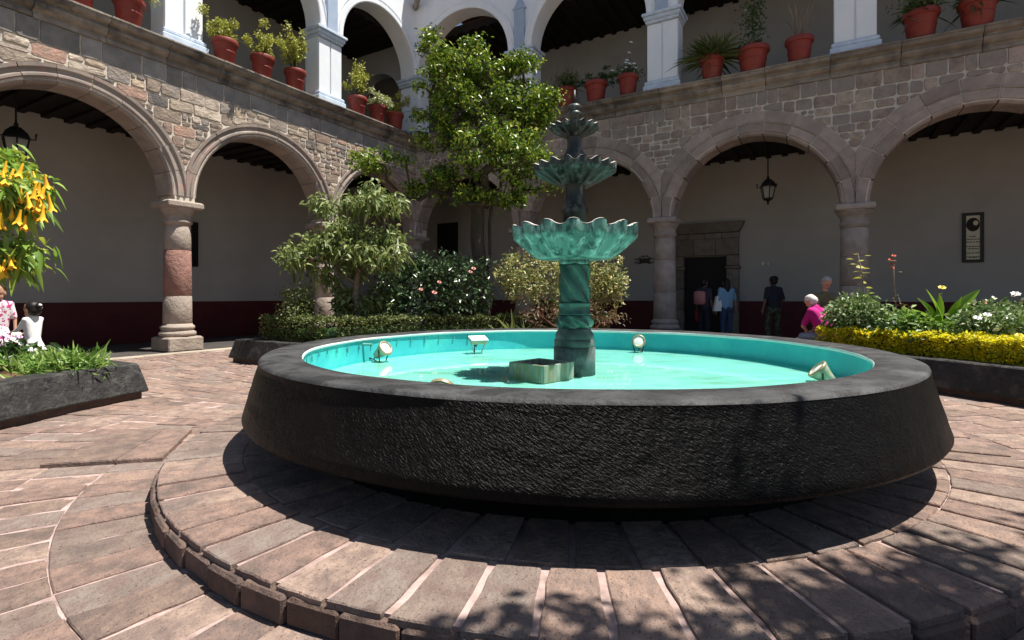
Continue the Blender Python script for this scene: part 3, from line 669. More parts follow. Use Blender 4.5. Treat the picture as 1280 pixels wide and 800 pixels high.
mb = MB(); mb.prism([(-wD/2-.45, 3.3), (-wD/2-.5, 3.42), (wD/2+.5, 3.42), (wD/2+.45, 3.3), (wD/2+.36, 3.11), (-wD/2-.36, 3.11)], 0.0, .26, lambda u, v, z: (u, v, z)); mb.build('hood_moulding', 'door_stone', dr)
# framed plaque
p0, _ = wallR(1216, 328); p1, _ = wallR(1216, 266); h_ = p1.z-p0.z; _, sa = wallR(1203, 300); _, sb = wallR(1230, 300); w_ = sb-sa
pl = empty('wall_plaque', (p0.x, p0.y, p0.z), rzR, label='tall framed cream plaque with a dark round emblem above lines of writing', cat='plaque')
MB().box((0, .015, h_/2), (w_-.1, .02, h_-.1)).build('panel', 'paper', pl)
for (cx_, cz_, ww, hh) in ((-w_/2+.035, h_/2, .07, h_), (w_/2-.035, h_/2, .07, h_), (0, .035, w_-.142, .07), (0, h_-.035, w_-.142, .07)):
    MB().box((cx_, .025, cz_), (ww, .05, hh), 0, .006).build('frame', 'iron', pl)
mb = MB(); q = 20; mb.prism([(.13*math.cos(2*PI*i/q), h_*.76+.17*math.sin(2*PI*i/q)) for i in range(q)], .026, .030); mb.build('emblem', 'ink', pl)
mb = MB(); mb.prism([(.05*math.cos(2*PI*i/q)-.05, h_*.79+.06*math.sin(2*PI*i/q)) for i in range(q)], .031, .033); mb.build('emblem_highlight', 'paper', pl)
for k, (zz, ww) in enumerate(((.52, .12), (.465, .26), (.41, .36), (.32, .26), (.275, .22), (.19, .34), (.1, .14), (.11, .3))):
    x_ = -ww/2
    while x_ < ww/2-.01:
        l = random.uniform(.02, .06); MB().box((x_+l/2, .027, h_*zz), (min(l, ww/2-x_), .003, .022)).build('writing', 'ink', pl); x_ += l+.012
# wrought iron sign on the wall
p0, _ = wallR(806, 326)
sg_ = empty('iron_sign', (p0.x, p0.y, p0.z), rzR, label='small dark name board in a scrolled iron frame on the wall', cat='sign')
MB().box((0, .03, 0), (.34, .02, .15), 0, .004).build('board', 'iron', sg_)
for sx in (-1, 1):
    for sz in (-1, 1):
        pts = [(sx*(.12+.17*math.sin(t*.5)+.03*math.sin(3*t)), .03, sz*(.08+.05*math.cos(t*1.3)*abs(math.sin(t)))) for t in [PI*k/10 for k in range(11)]]
        MB().tube(pts, .012, 5).build('scroll', 'iron', sg_)
pts = [(.1*math.cos(t), .03, .1+.07*abs(math.sin(2*t))) for t in [PI*k/12 for k in range(13)]]; MB().tube(pts, .01, 5).build('scroll', 'iron', sg_)
# switch plates
p0, _ = wallR(957.5, 329.5); ls = empty('switch_plate', p0, rzR, label='pair of small pale switch plates on the wall by the doorway', cat='switch')
MB().box((.08, .012, 0), (.07, .024, .11), 0, .008).build('plate', 'switch_white', ls); MB().box((-.06, .012, 0), (.04, .02, .1), 0, .006).build('plate', 'switch_white', ls)
# dark framed picture further along, and its like behind the sunlit column
def picture(pos, rz, w_, h_, label):
    o = empty('framed_picture', pos, rz, label=label, cat='picture')
    MB().box((0, .015, h_/2), (w_-.14, .02, h_-.14)).build('canvas', 'shade_and_canvas', o)
    for (cx_, cz_, ww, hh) in ((-w_/2+.05, h_/2, .1, h_), (w_/2-.05, h_/2, .1, h_), (0, .05, w_-.202, .1), (0, h_-.05, w_-.202, .1)):
        MB().box((cx_, .03, cz_), (ww, .06, hh), 0, .012).build('frame', 'dark_wood', o)
    mb = MB(); mb.prism([(.16*w_*math.cos(2*PI*i/16), h_*.58+.2*h_*math.sin(2*PI*i/16)) for i in range(16)], .026, .03); mb.build('figure', 'dark_wood', o)
p0, sa = wallR(560, 320); p1, _ = wallR(560, 279); _, sb = wallR(573, 300); _, sa = wallR(548, 300); picture(p0, rzR, sb-sa, p1.z-p0.z, 'dark framed picture on the cream wall seen behind the citrus tree')
def wallL(x, y):
    s = along(dL, nL, x, -W_BACK); p = CORNER+dL*s+nL*(-W_BACK); return p+Vector((0, 0, CAMH+(YH-y)/F*p.y)), s
p0, _ = wallL(234, 333); p1, _ = wallL(234, 277); picture(p0, math.atan2(dL.y, dL.x), .55, p1.z-p0.z, 'narrow dark framed picture half hidden behind the pink column')

# ------------------------------------------------------------------ lanterns
def lantern(pos, zc, sc, label):
    o = empty('lantern', pos, .3, label=label, cat='lantern', group='iron lanterns hung in the arcades'); z = 0
    MB().tube([(0, 0, .5*sc), (0, 0, zc-pos.z)], .018, 6).build('chain', 'iron', o)
    mb = MB(); mb.lathe([(.02*sc, .52*sc), (.05*sc, .46*sc), (.03*sc, .43*sc), (.09*sc, .41*sc), (.20*sc, .30*sc), (.245*sc, .20*sc), (.25*sc, .17*sc), (.2*sc, .17*sc)], 6); mb.build('roof', 'iron', o)
    for k in range(6):
        t = 2*PI*k/6; c, s_ = math.cos(t), math.sin(t)
        MB().tube([(.225*sc*c, .225*sc*s_, .17*sc), (.15*sc*c, .15*sc*s_, -.22*sc)], .016*sc, 5).build('bar', 'iron', o)
        if k % 2 == 0: MB().tube([(.24*sc*c, .24*sc*s_, .18*sc), (.33*sc*c, .33*sc*s_, .17*sc), (.345*sc*c, .345*sc*s_, .30*sc)], [.014*sc, .016*sc, .022*sc], 5).build('scroll', 'iron', o)
        t2 = t+2*PI/6; a_, b_ = (math.cos(t), math.sin(t)), (math.cos(t2), math.sin(t2))
        mb = MB(); mb.add([(.215*sc*a_[0], .215*sc*a_[1], .16*sc), (.215*sc*b_[0], .215*sc*b_[1], .16*sc), (.145*sc*b_[0], .145*sc*b_[1], -.21*sc), (.145*sc*a_[0], .145*sc*a_[1], -.21*sc)], [(0, 1, 2, 3)]); mb.build('pane', 'lantern_glass', o)
    mb = MB(); mb.lathe([(.165*sc, -.2*sc), (.16*sc, -.24*sc), (.07*sc, -.28*sc), (.03*sc, -.33*sc), (.04*sc, -.36*sc), (.01*sc, -.42*sc)], 6); mb.build('finial', 'iron', o)
def mid(d, nn, x, y, v=-W_BACK/2):
    p = CORNER+nn*v+d*along(d, nn, x, v); return p+Vector((0, 0, CAMH+(YH-y)/F*p.y))
lantern(mid(dR, nR, 960, 240), Z_CEIL, .82, 'black iron lantern hanging in the shaded arch above the doorway path')
lantern(mid(dL, nL, 20, 184), Z_CEIL, .95, 'black iron lantern hanging above the yellow trumpet flowers')

# ------------------------------------------------------------------ the fountain
fz = empty('fountain', FC, 0, label='round black stone fountain with turquoise pool and green tiered centrepiece', cat='fountain')
HR = .77; RO = 2.485; RI = 2.195; RB = 2.58; ZB = .355; ZW = .545
wob = [(random.uniform(-1, 1), k, random.uniform(0, 6.28)) for k in (3, 5, 8, 13, 21, 34, 55)]
def wobble(t, amp): return amp*sum(a_*math.sin(k*t+p)/math.sqrt(k) for a_, k, p in wob)
def fo(r, z, t, k):
    return r+wobble(t*1+k*.7, .005), z+(wobble(t+2, .004) if z > .7 else 0)
pr = [(2.15, ZP-.01), (2.15, ZB+.03), (2.42, ZB+.0), (2.54, ZB+.002), (RB-.012, ZB+.01), (RB, ZB+.03)]
pr += [(RB+(RO-RB)*t, ZB+.03+(HR-.05-ZB-.03)*t) for t in (.15, .3, .45, .6, .75, .9, 1)]+[(RO-.003, HR-.02)]
mb = MB(); mb.lathe(pr, 220, fn=fo, cap=False); mb.build('basin', 'black_stone', fz, True)
mb = MB(); mb.lathe([(RO-.003, HR-.02), (RO-.012, HR-.006), (RO-.03, HR), (RO-.12, HR+.004), (RI+.1, HR+.002), (RI+.015, HR-.002), (RI+.004, HR-.008)], 220, fn=lambda r, z, t, k: (r+wobble(t*1.0+k*.5, .004), z+wobble(t+2, .004)), cap=False); mb.build('rim', 'black_rim', fz, True)
mb = MB(); mb.lathe([(RI+.004, HR-.008), (RI-.004, HR-.018), (RI-.002, HR-.03), (RI+.014, HR-.036)], 220, fn=lambda r, z, t, k: (r+wobble(t*1.3+k*.5, .006), z+wobble(t+2, .004)), cap=False); mb.build('rim_edge', 'rim_wear', fz, True)
mb = MB(); mb.lathe([(RI+.014, HR-.034), (RI+.014, HR-.06), (RI+.008, ZW), (RI, .515)], 160, cap=False); mb.build('pool_wall', 'turquoise', fz, True)
mb = MB(); mb.lathe([(RI+.005, .52), (1.5, .517), (.7, .515), (0, .515)], 128, cap=False); mb.build('pool_floor', 'turquoise_floor', fz, True)
mb = MB(); mb.lathe([(RI+.01, ZW), (0, ZW)], 96, cap=False); mb.build('water', 'water', fz)
# shadow dashes under the rim, painted as thin green strips on the inner left wall
for t in [PI*(.66+.029*k) for k in range(16)]:
    l = random.uniform(.03, .07); MB().box(((RI-.001)*math.cos(t), (RI-.001)*math.sin(t), HR-.06-l/2), (.008, .012, l), t).build('clip', 'pipe_and_shadow_green', fz)
# centrepiece
PX = Vector((.028, 0, 0))
cpz = lambda y: CAMH+(YH-y)/F*4.65
u = 4.65/F
def lat(name, prof, mat, n_=32, fn=None, par=fz):
    mb = MB(); mb.lathe(prof, n_, PX, fn=fn); return mb.build(name, mat, par, True)
lat('pedestal_base', [(.182, .516), (.182, cpz(433.5)), (.178, cpz(433))], 'post_grey')
lat('pedestal_ring', [(.170, cpz(433)), (.178, cpz(432)), (.178, cpz(425)), (.172, cpz(424)), (.165, cpz(423.5)), (.170, cpz(422)), (.168, cpz(418)), (.158, cpz(415)), (.142, cpz(412)), (.138, cpz(409.5))], 'post_grey')
def twist(n_, amp, turns, z0, z1):
    def g(r, z, t, k):
        q = (z-z0)/(z1-z0); s_ = math.sin(n_*(t-turns*2*PI*q)); return r+amp*(abs(s_)**.6*(1 if s_ > 0 else -1)), z
    return g
z0, z1 = cpz(409.5), cpz(393.5)
prf = [(.138+.018*math.sin(PI*k/10), z0+(z1-z0)*k/10) for k in range(11)]; lat('twisted_ring', prf, 'green_dark', 72, twist(6, .013, -.16, z0, z1))
lat('neck_band', [(.14, cpz(393.5)), (.144, cpz(392)), (.137, cpz(391)), (.137, cpz(381)), (.146, cpz(379.5)), (.143, cpz(378)), (.13, cpz(377.5))], 'green_dark')
z0, z1 = cpz(377.5), cpz(331)
prf = [(.128, z0+(z1-z0)*k/24) for k in range(25)]; lat('twisted_column', prf, 'green_dark', 110, twist(5, .012, -.32, z0, z1))
lat('column_collar', [(.126, cpz(331)), (.135, cpz(330)), (.135, cpz(327)), (.128, cpz(326)), (.134, cpz(324.5)), (.140, cpz(322))], 'green_glaze')
cpn = lambda y, r: CAMH+(YH-y)/F*(4.65-r)
def tier(name, rb, zb, rt, zt, lobes, amp, mat, ph):
    n_ = lobes*14; K = 18
    def rad_(t): return rb+(rt-rb)*min(1, (t/.7))**1.05*(1 if t < .7 else 1)+(.02*rt*(t-.7) if t > .7 else 0)
    prof_ = [(.05, zb), (rb*.7, zb-.004)]+[(rad_(k/K), zb+(zt-zb)*(k/K)) for k in range(K+1)]
    def lobe(t): s_ = math.cos(lobes*t+ph); return abs(s_)**.6*(1 if s_ > 0 else -1)
    def g(r, z, t, k):
        q = max(0, (k-2)/K); sh = lobe(t)
        return r+amp*rt*sh*.5*min(1, q*1.6)**.7, z+(.5*amp*rt*(sh*.5+.5)*q**3)
    o = lat(name, prof_, mat, n_, g)
    ip = [(K, -.002, .0), (K, .012, .004), (K, .03, -.006), (K-3, .035, 0), (K-8, .04, 0), (K-13, .04, 0)]
    inner = [(rad_(k/K)-dr, zb+(zt-zb)*(k/K)+dz) for k, dr, dz in ip]+[(.03, zb+(zt-zb)*.25)]
    def gi(r, z, t, k):
        if k == 6: return r, z
        q = (ip[k][0])/K; sh = lobe(t); return r+amp*rt*sh*.5*min(1, q*1.6)**.7*(1 if k < 3 else .8), z+(.5*amp*rt*(sh*.5+.5)*q**3)
    mb = MB(); mb.lathe(inner, n_, PX, fn=gi, cap=False); mb.build('rim_lime', 'lime_white', o, True)
    return o
tier('scalloped_bowl', .335, cpn(320, .335), .515, cpn(278, .52), 15, .14, 'green_glaze', .4)
lat('upper_column', [(.105, cpz(310)), (.105, cpz(268)), (.12, cpz(266)), (.12, cpz(262)), (.1, cpz(259)), (.088, cpz(255)), (.085, cpz(238)), (.09, cpz(234)), (.105, cpz(231)), (.11, cpz(227))], 'tier_dark', 40, None)
tier('scalloped_bowl', .15, cpn(228.5, .14), .345, cpn(197, .35), 17, .13, 'tier_dark', .2)
lat('upper_column', [(.07, cpz(222)), (.085, cpz(192)), (.07, cpz(186)), (.065, cpz(176)), (.07, cpz(170)), (.08, cpz(166))], 'tier_dark')
tier('scalloped_bowl', .08, cpn(168.5, .08), .2, cpn(149.5, .2), 15, .14, 'tier_dark', .1)
lat('top_knob', [(.03, cpz(160)), (.05, cpz(147)), (.062, cpz(144)), (.06, cpz(141)), (.045, cpz(140)), (.058, cpz(138)), (.06, cpz(134)), (.05, cpz(131.5)), (.01, cpz(131))], 'tier_dark', 24)
lat('spray_pipe', [(.012, cpz(133)), (.012, cpz(113))], 'iron', 10)
# open stone box standing in the pool
bc = Vector((.243, 4.36, ZW-.026)); bxo = empty('stone_box', bc, PI/4+.02, label='open square stone box stained with algae standing in the pool', cat='box')
sd_ = .38
for k in range(4):
    t = k*PI/2; MB().box(((sd_/2-.02)*math.cos(t), (sd_/2-.02)*math.sin(t), .07), (.04, sd_ if k % 2 else sd_-.082, .14), t, .004).build('side', 'algae_stone', bxo)
MB().box((0, 0, .02), (sd_-.084, sd_-.084, .04)).build('bottom', 'soil', bxo)

# pool lights
def spot(pos, aim, label, r=.075, L=.11, rect=False):
    o = empty('pool_spotlight', (pos[0], pos[1], ZW-.028), 0, label=label, cat='spotlight', group='spotlights in the pool')
    d = Vector(aim).normalized(); q = d.to_track_quat('Z', 'Y').to_matrix(); c = Vector((0, 0, pos[2]-ZW+.028))
    def put(mb, name, mat): 
        mb.v = [tuple(c+q@Vector(v)) for v in mb.v]; return mb.build(name, mat, o, True)
    if rect:
        mb = MB(); mb.box((0, 0, -.03), (.20, .15, .05), 0, .01); mb.v = [tuple(c+q@Vector(v)) for v in mb.v]; mb.build('housing', 'lamp_body', o)
        mb = MB(); mb.box((0, 0, .0), (.21, .16, .012), 0, .004); mb.v = [tuple(c+q@Vector(v)) for v in mb.v]; mb.build('lens', 'lamp_face', o)
    else:
        put(MB().lathe([(.01, -L), (r*.45, -L), (r*.62, -L*.6), (r*.9, -.02), (r*.95, 0), (r*.75, -.004)], 24, cap=False), 'housing', 'lamp_body')
        put(MB().lathe([(r*.74, -.004), (r*.74, .006), (r*.84, .012), (r*.98, .010), (r*1.02, 0), (r*1.0, -.012)], 24, cap=False), 'bezel', 'lamp_brass')
        put(MB().lathe([(r*.75, .0), (r*.4, .006), (.001, .008)], 24, cap=False), 'lens', 'lamp_face')
    for sx in (-1, 1):
        p = c+q@Vector((sx*(r*.95 if not rect else .1), 0, -.03)); p2 = c+q@Vector((sx*r*.5, 0, -.05)); foot = Vector((p2.x, p2.y, 0))
        MB().tube([p, (p+foot)/2+Vector((0, 0, -.01)), foot], .007, 6).build('bracket', 'iron' if not rect else 'lamp_body', o)
    cb = c+q@Vector((0, 0, -L if not rect else -.05)); out = Vector((pos[0], pos[1], 0))-FC; out.z = 0; out.normalize()
    MB().tube([cb, cb+out*.05+Vector((0, 0, -.06)), cb+out*.1+Vector((0, 0, -.02)), Vector((out.x*.1, out.y*.1, 0))], .007, 6).build('cable', 'iron', o)
spot((-1.30, 5.45, .665), (.75, -.45, .55), 'brass-rimmed pool spotlight tilted upward beside a thin pipe', .082, .16)
spot((-.40, 6.28, .70), (.1, -.25, 1), 'flat rectangular white floodlight facing up by the pool wall', rect=True)
spot((1.52, 6.35, .66), (-.15, -.9, .35), 'round white-faced spotlight facing outward against the far pool wall', .078, .13)
spot((2.42, 4.2, .62), (-.75, .25, .75), 'tarnished brass spotlight leaning sideways by the pool edge', .085, .15)
spot((-.375, 2.86, .70), (.1, .6, .5), 'brass-ringed spotlight half hidden below the pool rim', .075, .10)
mb = MB(); mb.tube([(-1.9, 5.42, ZW-.028), (-1.9, 5.42, .71), (-1.88, 5.42, .72), (-1.45, 5.46, .70)], .014, 8); tag(mb.build('supply_pipe', 'pipe_and_shadow_green', None, True), 'thin green bent water pipe rising by the pool wall', 'pipe')

# ------------------------------------------------------------------ planting beds
def bed(sa, sb, label, wa=None, wb=None):
    """bed in the quarter with signs sa (along e1), sb (along e2); inner corner cut by a circle round the fountain"""
    wa = wa or W_PATH; wb = wb or W_PATH; t0, t1 = math.asin(wa/R_BED), math.acos(wb/R_BED)
    pts = [(R_BED*math.cos(t0+(t1-t0)*k/14), R_BED*math.sin(t0+(t1-t0)*k/14)) for k in range(15)]+[(wb, E_BED), (E_BED, E_BED), (E_BED, wa)]
    P = [FC+e1*sa*a_+e2*sb*b_ for a_, b_ in pts]
    if (P[1]-P[0]).cross(P[2]-P[1]).z > 0 and False: P.reverse()
    ar = sum(P[i].x*P[(i+1) % len(P)].y-P[(i+1) % len(P)].x*P[i].y for i in range(len(P)))
    if ar < 0: P.reverse()
    k = len(P)
    def offs(d):
        out = []
        for i in range(k):
            a_, b_, c = P[i-1], P[i], P[(i+1) % k]; n0 = Vector((-(b_-a_).y, (b_-a_).x, 0)).normalized(); n1 = Vector((-(c-b_).y, (c-b_).x, 0)).normalized()
            mt = (n0+n1); mt /= max(.3, mt.dot(n0)); out.append(b_+mt*d)
        return out
    root = empty('planting_bed', FC+(e1*sa+e2*sb)*4.5, 0, label=label, cat='planter', group='planting beds round the fountain')
    def sweep(prof, name, mat):
        V = []; 
        for d, z in prof: V += [p+Vector((0, 0, z))-root.location for p in offs(d)]
        fs = [(r_*k+i, r_*k+(i+1) % k, (r_+1)*k+(i+1) % k, (r_+1)*k+i) for r_ in range(len(prof)-1) for i in range(k)]
        mb = MB(); mb.add(V, fs); return mb.build(name, mat, root)
    sweep([(.05, -.02), (.05, .085)], 'base', 'curb_stone')
    sweep([(.2, .085), (.0, .085), (-.004, .10), (.075, .40), (.09, .415), (.30, .42), (.315, .41), (.32, .25)], 'border', 'planter_black')
    mb = MB(); mb.add([p+Vector((0, 0, .345))-root.location for p in offs(.31)], [tuple(range(k))]); s_ = mb.build('soil', 'mulch', root)
    return root
bed(1, 1, 'black-edged planting bed with clipped green hedge and citrus tree')
bed(1, -1, 'black-edged planting bed with bark mulch and a grass clump', wa=1.06)
bed(-1, 1, 'black-edged planting bed with a yellow hedge and flowering plants')
bed(-1, -1, 'black-edged planting bed behind the viewpoint with a shade tree')

# ------------------------------------------------------------------ plants
def hedge(path, wd, z0, z1, mat, label, leafn, ls):
    o = empty('hedge', path[0], 0, label=label, cat='hedge'); P = [Vector(p)-Vector(path[0]) for p in path]
    seg = [(P[i+1]-P[i]).length for i in range(len(P)-1)]; tot = sum(seg); cum = np.cumsum([0]+seg)
    bs, ds = [], []
    q = rng.random(leafn)*tot
    for s in q:
        i = min(len(seg)-1, int(np.searchsorted(cum, s, 'right')-1)); t = (s-cum[i])/seg[i]; c = P[i].lerp(P[i+1], t)
        d = (P[i+1]-P[i]).normalized(); sd = Vector((-d.y, d.x, 0)); lum = 1+.06*math.sin(s*9)+.05*math.sin(s*23+1)
        f_ = random.random(); wv = wd/2*lum; hh = (z1-z0)*(1+.05*math.sin(s*13+2)+.04*math.sin(s*31))
        if f_ < .45: a_, z, dr = random.uniform(-1, 1)*wv, z0+hh+random.uniform(-.04, .025), Vector((0, 0, .5))
        else:
            sg = 1 if random.random() < .5 else -1; a_, z, dr = sg*(wv+random.uniform(-.05, .015)), z0+random.random()*hh, sd*sg
        bs.append(c+sd*a_+Vector((0, 0, z))); ds.append(dr*.6+Vector((random.gauss(0, .7), random.gauss(0, .7), random.gauss(.1, .5))))
    me = leaf_mesh('foliage', np.array(bs), np.array(ds), rng.uniform(ls*.7, ls*1.3, leafn), ls*.6); link('foliage', me, mat, o)
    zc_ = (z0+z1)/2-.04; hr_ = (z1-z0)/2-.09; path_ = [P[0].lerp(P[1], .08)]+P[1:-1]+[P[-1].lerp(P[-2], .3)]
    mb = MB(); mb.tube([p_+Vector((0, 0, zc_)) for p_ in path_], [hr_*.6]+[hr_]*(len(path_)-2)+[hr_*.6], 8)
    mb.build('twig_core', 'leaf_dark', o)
    return o
def bedpt(a_, b_): return FC+e1*a_+e2*b_
ring = lambda r, t: FC+e1*(r*math.cos(t))+e2*(r*math.sin(t))
RH = R_BED+.52
t_of = lambda w: math.atan2(w, math.sqrt(RH**2-w*w))
w_ = W_PATH+.5
hp = [bedpt(E_BED-.5, w_)]+[ring(RH, t_of(w_)+k*.085) for k in range(0, 12)]
hedge(hp, .42, .34, .80, 'leaf_hedge', 'low clipped grey-green hedge along the edge of the citrus bed', 22000, .05)
hp = [FC-e1*w_+e2*math.sqrt(RH**2-w_*w_)]+[FC-e1*(RH*math.cos(t))+e2*(RH*math.sin(t)) for t in np.linspace(PI/2-t_of(w_)-.03, t_of(w_), 12)]
hedge(hp, .42, .34, .68, 'leaf_gold', 'low bright yellow hedge along the bed opposite the doorway', 30000, .05)

def tree(name, base, blobs, label, cat, leafmat, barkmat, n_attr, per, llen, lwid, trunk_r, fork_z, droop=.2, segs=1, fold=.25, spread=.16, lean=(0, 0), group=None, zbias=.15, mink=.12, extra_trunks=(), jitter=.06, inner=.62):
    """limbs grown towards points spread through the crown, leaves in sprays round the outer twigs"""
    o = empty(name, base, 0, label=label, cat=cat, group=group); B = Vector(base)
    pts = in_blobs(blobs, n_attr, .5)-np.array(B)
    nodes = []; par = []
    def addchain(p0, p1, pi, n):
        for k in range(1, n+1):
            p = p0.lerp(p1, k/n)+(Vector((random.gauss(0, 1), random.gauss(0, 1), random.gauss(0, .5)))*jitter*.5 if k < n else Vector())
            nodes.append(p); par.append(pi); pi = len(nodes)-1
        return pi
    nodes.append(Vector((0, 0, 0))); par.append(-1)
    fork = Vector((lean[0], lean[1], fork_z)); fi = addchain(nodes[0], fork, 0, 5)
    for et in extra_trunks: addchain(nodes[0]+Vector((random.uniform(-.1, .1), 0, 0)), Vector(et), 0, 5)
    order = np.argsort(np.linalg.norm(pts-np.array(fork), axis=1))
    for i in order:
        p = Vector(pts[i]); A = np.array([tuple(q) for q in nodes[3:]]); d = np.linalg.norm(A-pts[i], axis=1)+.25*np.maximum(0, A[:, 2]-pts[i][2]); j = int(np.argmin(d))+3
        n = max(1, int((p-nodes[j]).length/.28)); addchain(nodes[j], p, j, n)
    N = len(nodes); cnt = np.zeros(N)
    child = [0]*N
    for i in range(N-1, 0, -1):
        cnt[i] = max(cnt[i], 1); cnt[par[i]] += cnt[i]; child[par[i]] += 1
    rad = trunk_r*(cnt/max(cnt[0], 1))**.45; rad = np.maximum(rad, .004)
    mb = MB(); done = [False]*N
    for i in range(N-1, 0, -1):
        if done[i]: continue
        ch = [i]; done[i] = True; j = par[i]
        while j > 0 and not done[j]: done[j] = True; ch.append(j); j = par[j]
        ch.append(max(j, 0)); ch.reverse()
        R = [min(rad[c], rad[ch[1]]*1.05) if k == 0 else rad[c] for k, c in enumerate(ch)]
        mb.tube([nodes[c] for c in ch], R, 5 if rad[ch[1]] < .03 else 8, cap=False)
    mb.build('trunk', barkmat, o, True)
    tips = np.array([tuple(nodes[i]) for i in range(1, N) if cnt[i] <= 3 and nodes[i].z > fork_z*.6])
    idx = rng.integers(0, len(tips), n_attr*per)
    b_ = tips[idx]+rng.normal(size=(len(idx), 3))*spread*np.array([1, 1, .6]); d_ = rand_dirs(len(idx), zbias)
    me = leaf_mesh('crown', b_, d_, rng.uniform(llen*.65, llen*1.25, len(idx)), rng.uniform(lwid*.7, lwid*1.2, len(idx)), fold, droop, segs)
    link('crown', me, leafmat, o)
    return o, tips+np.array(B)
# citrus tree in the middle of the centre bed
YC = 11.3
cb = lambda x, y, rx, rz, dy=0, ry=None: ((px(x, y, YC+dy)), (rx*YC/F, (ry if ry else rx*.85)*YC/F, rz*YC/F))
blobs = [cb(605, 120, 60, 44), cb(566, 92, 34, 36, -.3), cb(655, 135, 40, 48, .3), cb(560, 160, 40, 36), cb(622, 190, 60, 36, -.5), cb(478, 208, 34, 18, -.2), cb(560, 222, 48, 26, .2), cb(662, 205, 36, 36, .4), cb(684, 130, 22, 32), cb(534, 60, 16, 20, .1), cb(590, 74, 34, 24), cb(648, 84, 22, 20), cb(455, 190, 14, 14), cb(690, 225, 16, 20), cb(605, 250, 36, 16, -.3), cb(645, 244, 26, 16), cb(520, 235, 30, 14), cb(530, 110, 14, 22)]
tb = px(604, 395, YC); tb.z = .34
citrus, _ = tree('citrus_tree', tb, blobs, 'tall glossy-leaved citrus tree rising from the hedged bed', 'tree', 'leaf_citrus', 'bark', 470, 44, .105, .052, .15, 2.6, lean=(-.12, 0), spread=.10, extra_trunks=[(.2, .05, 3.0)])
# small white-flowered angel's trumpet
YB = 9.9
bb = lambda x, y, rx, rz, dy=0: ((px(x, y, YB+dy)), (rx*YB/F, rx*.9*YB/F, rz*YB/F))
blobs = [bb(400, 315, 46, 17), bb(465, 318, 44, 18, -.2), bb(440, 295, 52, 16, .2), bb(470, 255, 34, 12), bb(440, 245, 16, 12, .2), bb(405, 258, 18, 12), bb(492, 248, 18, 8), bb(425, 340, 36, 14), bb(375, 328, 22, 12), bb(480, 300, 26, 20), bb(462, 225, 8, 10)]
tb = px(449, 398, YB); tb.z = .34
brug, tips = tree('angels_trumpet_tree', tb, blobs, 'small pale-leaved tree with drooping leaves and one white trumpet flower', 'tree', 'leaf_brug', 'bark_pale', 130, 34, .165, .05, .06, 1.1, lean=(-.05, 0), droop=.45, segs=2, spread=.12, zbias=-.05, fold=.3)
def trumpet(parent, pos, mat, L=.24, tilt=(0, 0)):
    mb = MB(); mb.lathe([(.010, 0), (.013, -.25*L), (.017, -.5*L), (.026, -.78*L), (.038, -.93*L), (.05, -1.0*L)], 10, cap=False,
                        fn=lambda r, z, t, k: (r*(1+(.18*math.cos(5*t) if k > 3 else 0)), z-(.016*math.cos(5*t)*(1 if k == 5 else 0))))
    o = mb.build('trumpet_flower', mat, parent, True, loc=Vector(pos)-parent.location); o.rotation_euler = (tilt[0], tilt[1], random.random()*6); return o
trumpet(brug, px(497, 298, YB-.5), 'trumpet_white', .26)
# orange angel's trumpet at the left edge
YO = 6.5
ob = lambda x, y, rx, rz, dy=0: ((px(x, y, YO+dy)), (rx*YO/F, rx*YO/F, rz*YO/F))
blobs = [ob(-20, 215, 60, 18), ob(20, 228, 30, 12, -.2), ob(-60, 240, 60, 40), ob(10, 205, 22, 14, .2), ob(-10, 318, 48, 20), ob(20, 318, 18, 14, -.1), ob(-80, 300, 60, 50), ob(-30, 190, 30, 14), ob(25, 260, 14, 14)]
tb = px(-70, 400, YO); tb.z = .34
orange, tips = tree('angels_trumpet_tree', tb, blobs, 'tree hung with yellow-orange trumpet flowers over the mulched bed', 'tree', 'leaf_trumpet', 'bark_pale', 130, 26, .20, .06, .06, 1.0, droop=.7, segs=2, spread=.12, zbias=-.15, fold=.3)
for (x, y) in [(4, 228), (14, 240), (22, 232), (30, 240), (37, 236), (45, 243), (52, 246), (58, 244), (11, 256), (38, 264), (43, 272), (54, 268), (26, 276), (2, 265), (8, 215), (-6, 245), (33, 255), (48, 255), (3, 330), (11, 333), (-8, 325), (29, 218), (20, 250), (17, 225), (41, 228), (50, 236), (-3, 232), (6, 246), (26, 248), (35, 228), (47, 262), (60, 256), (14, 270), (32, 284), (-10, 262), (1, 280), (56, 232), (6, 338), (16, 326), (-4, 340)]:
    trumpet(orange, px(x, y-14, YO-.25+random.uniform(-.25, .3)), 'trumpet', random.uniform(.15, .21), (random.uniform(-.25, .25), random.uniform(-.25, .25)))

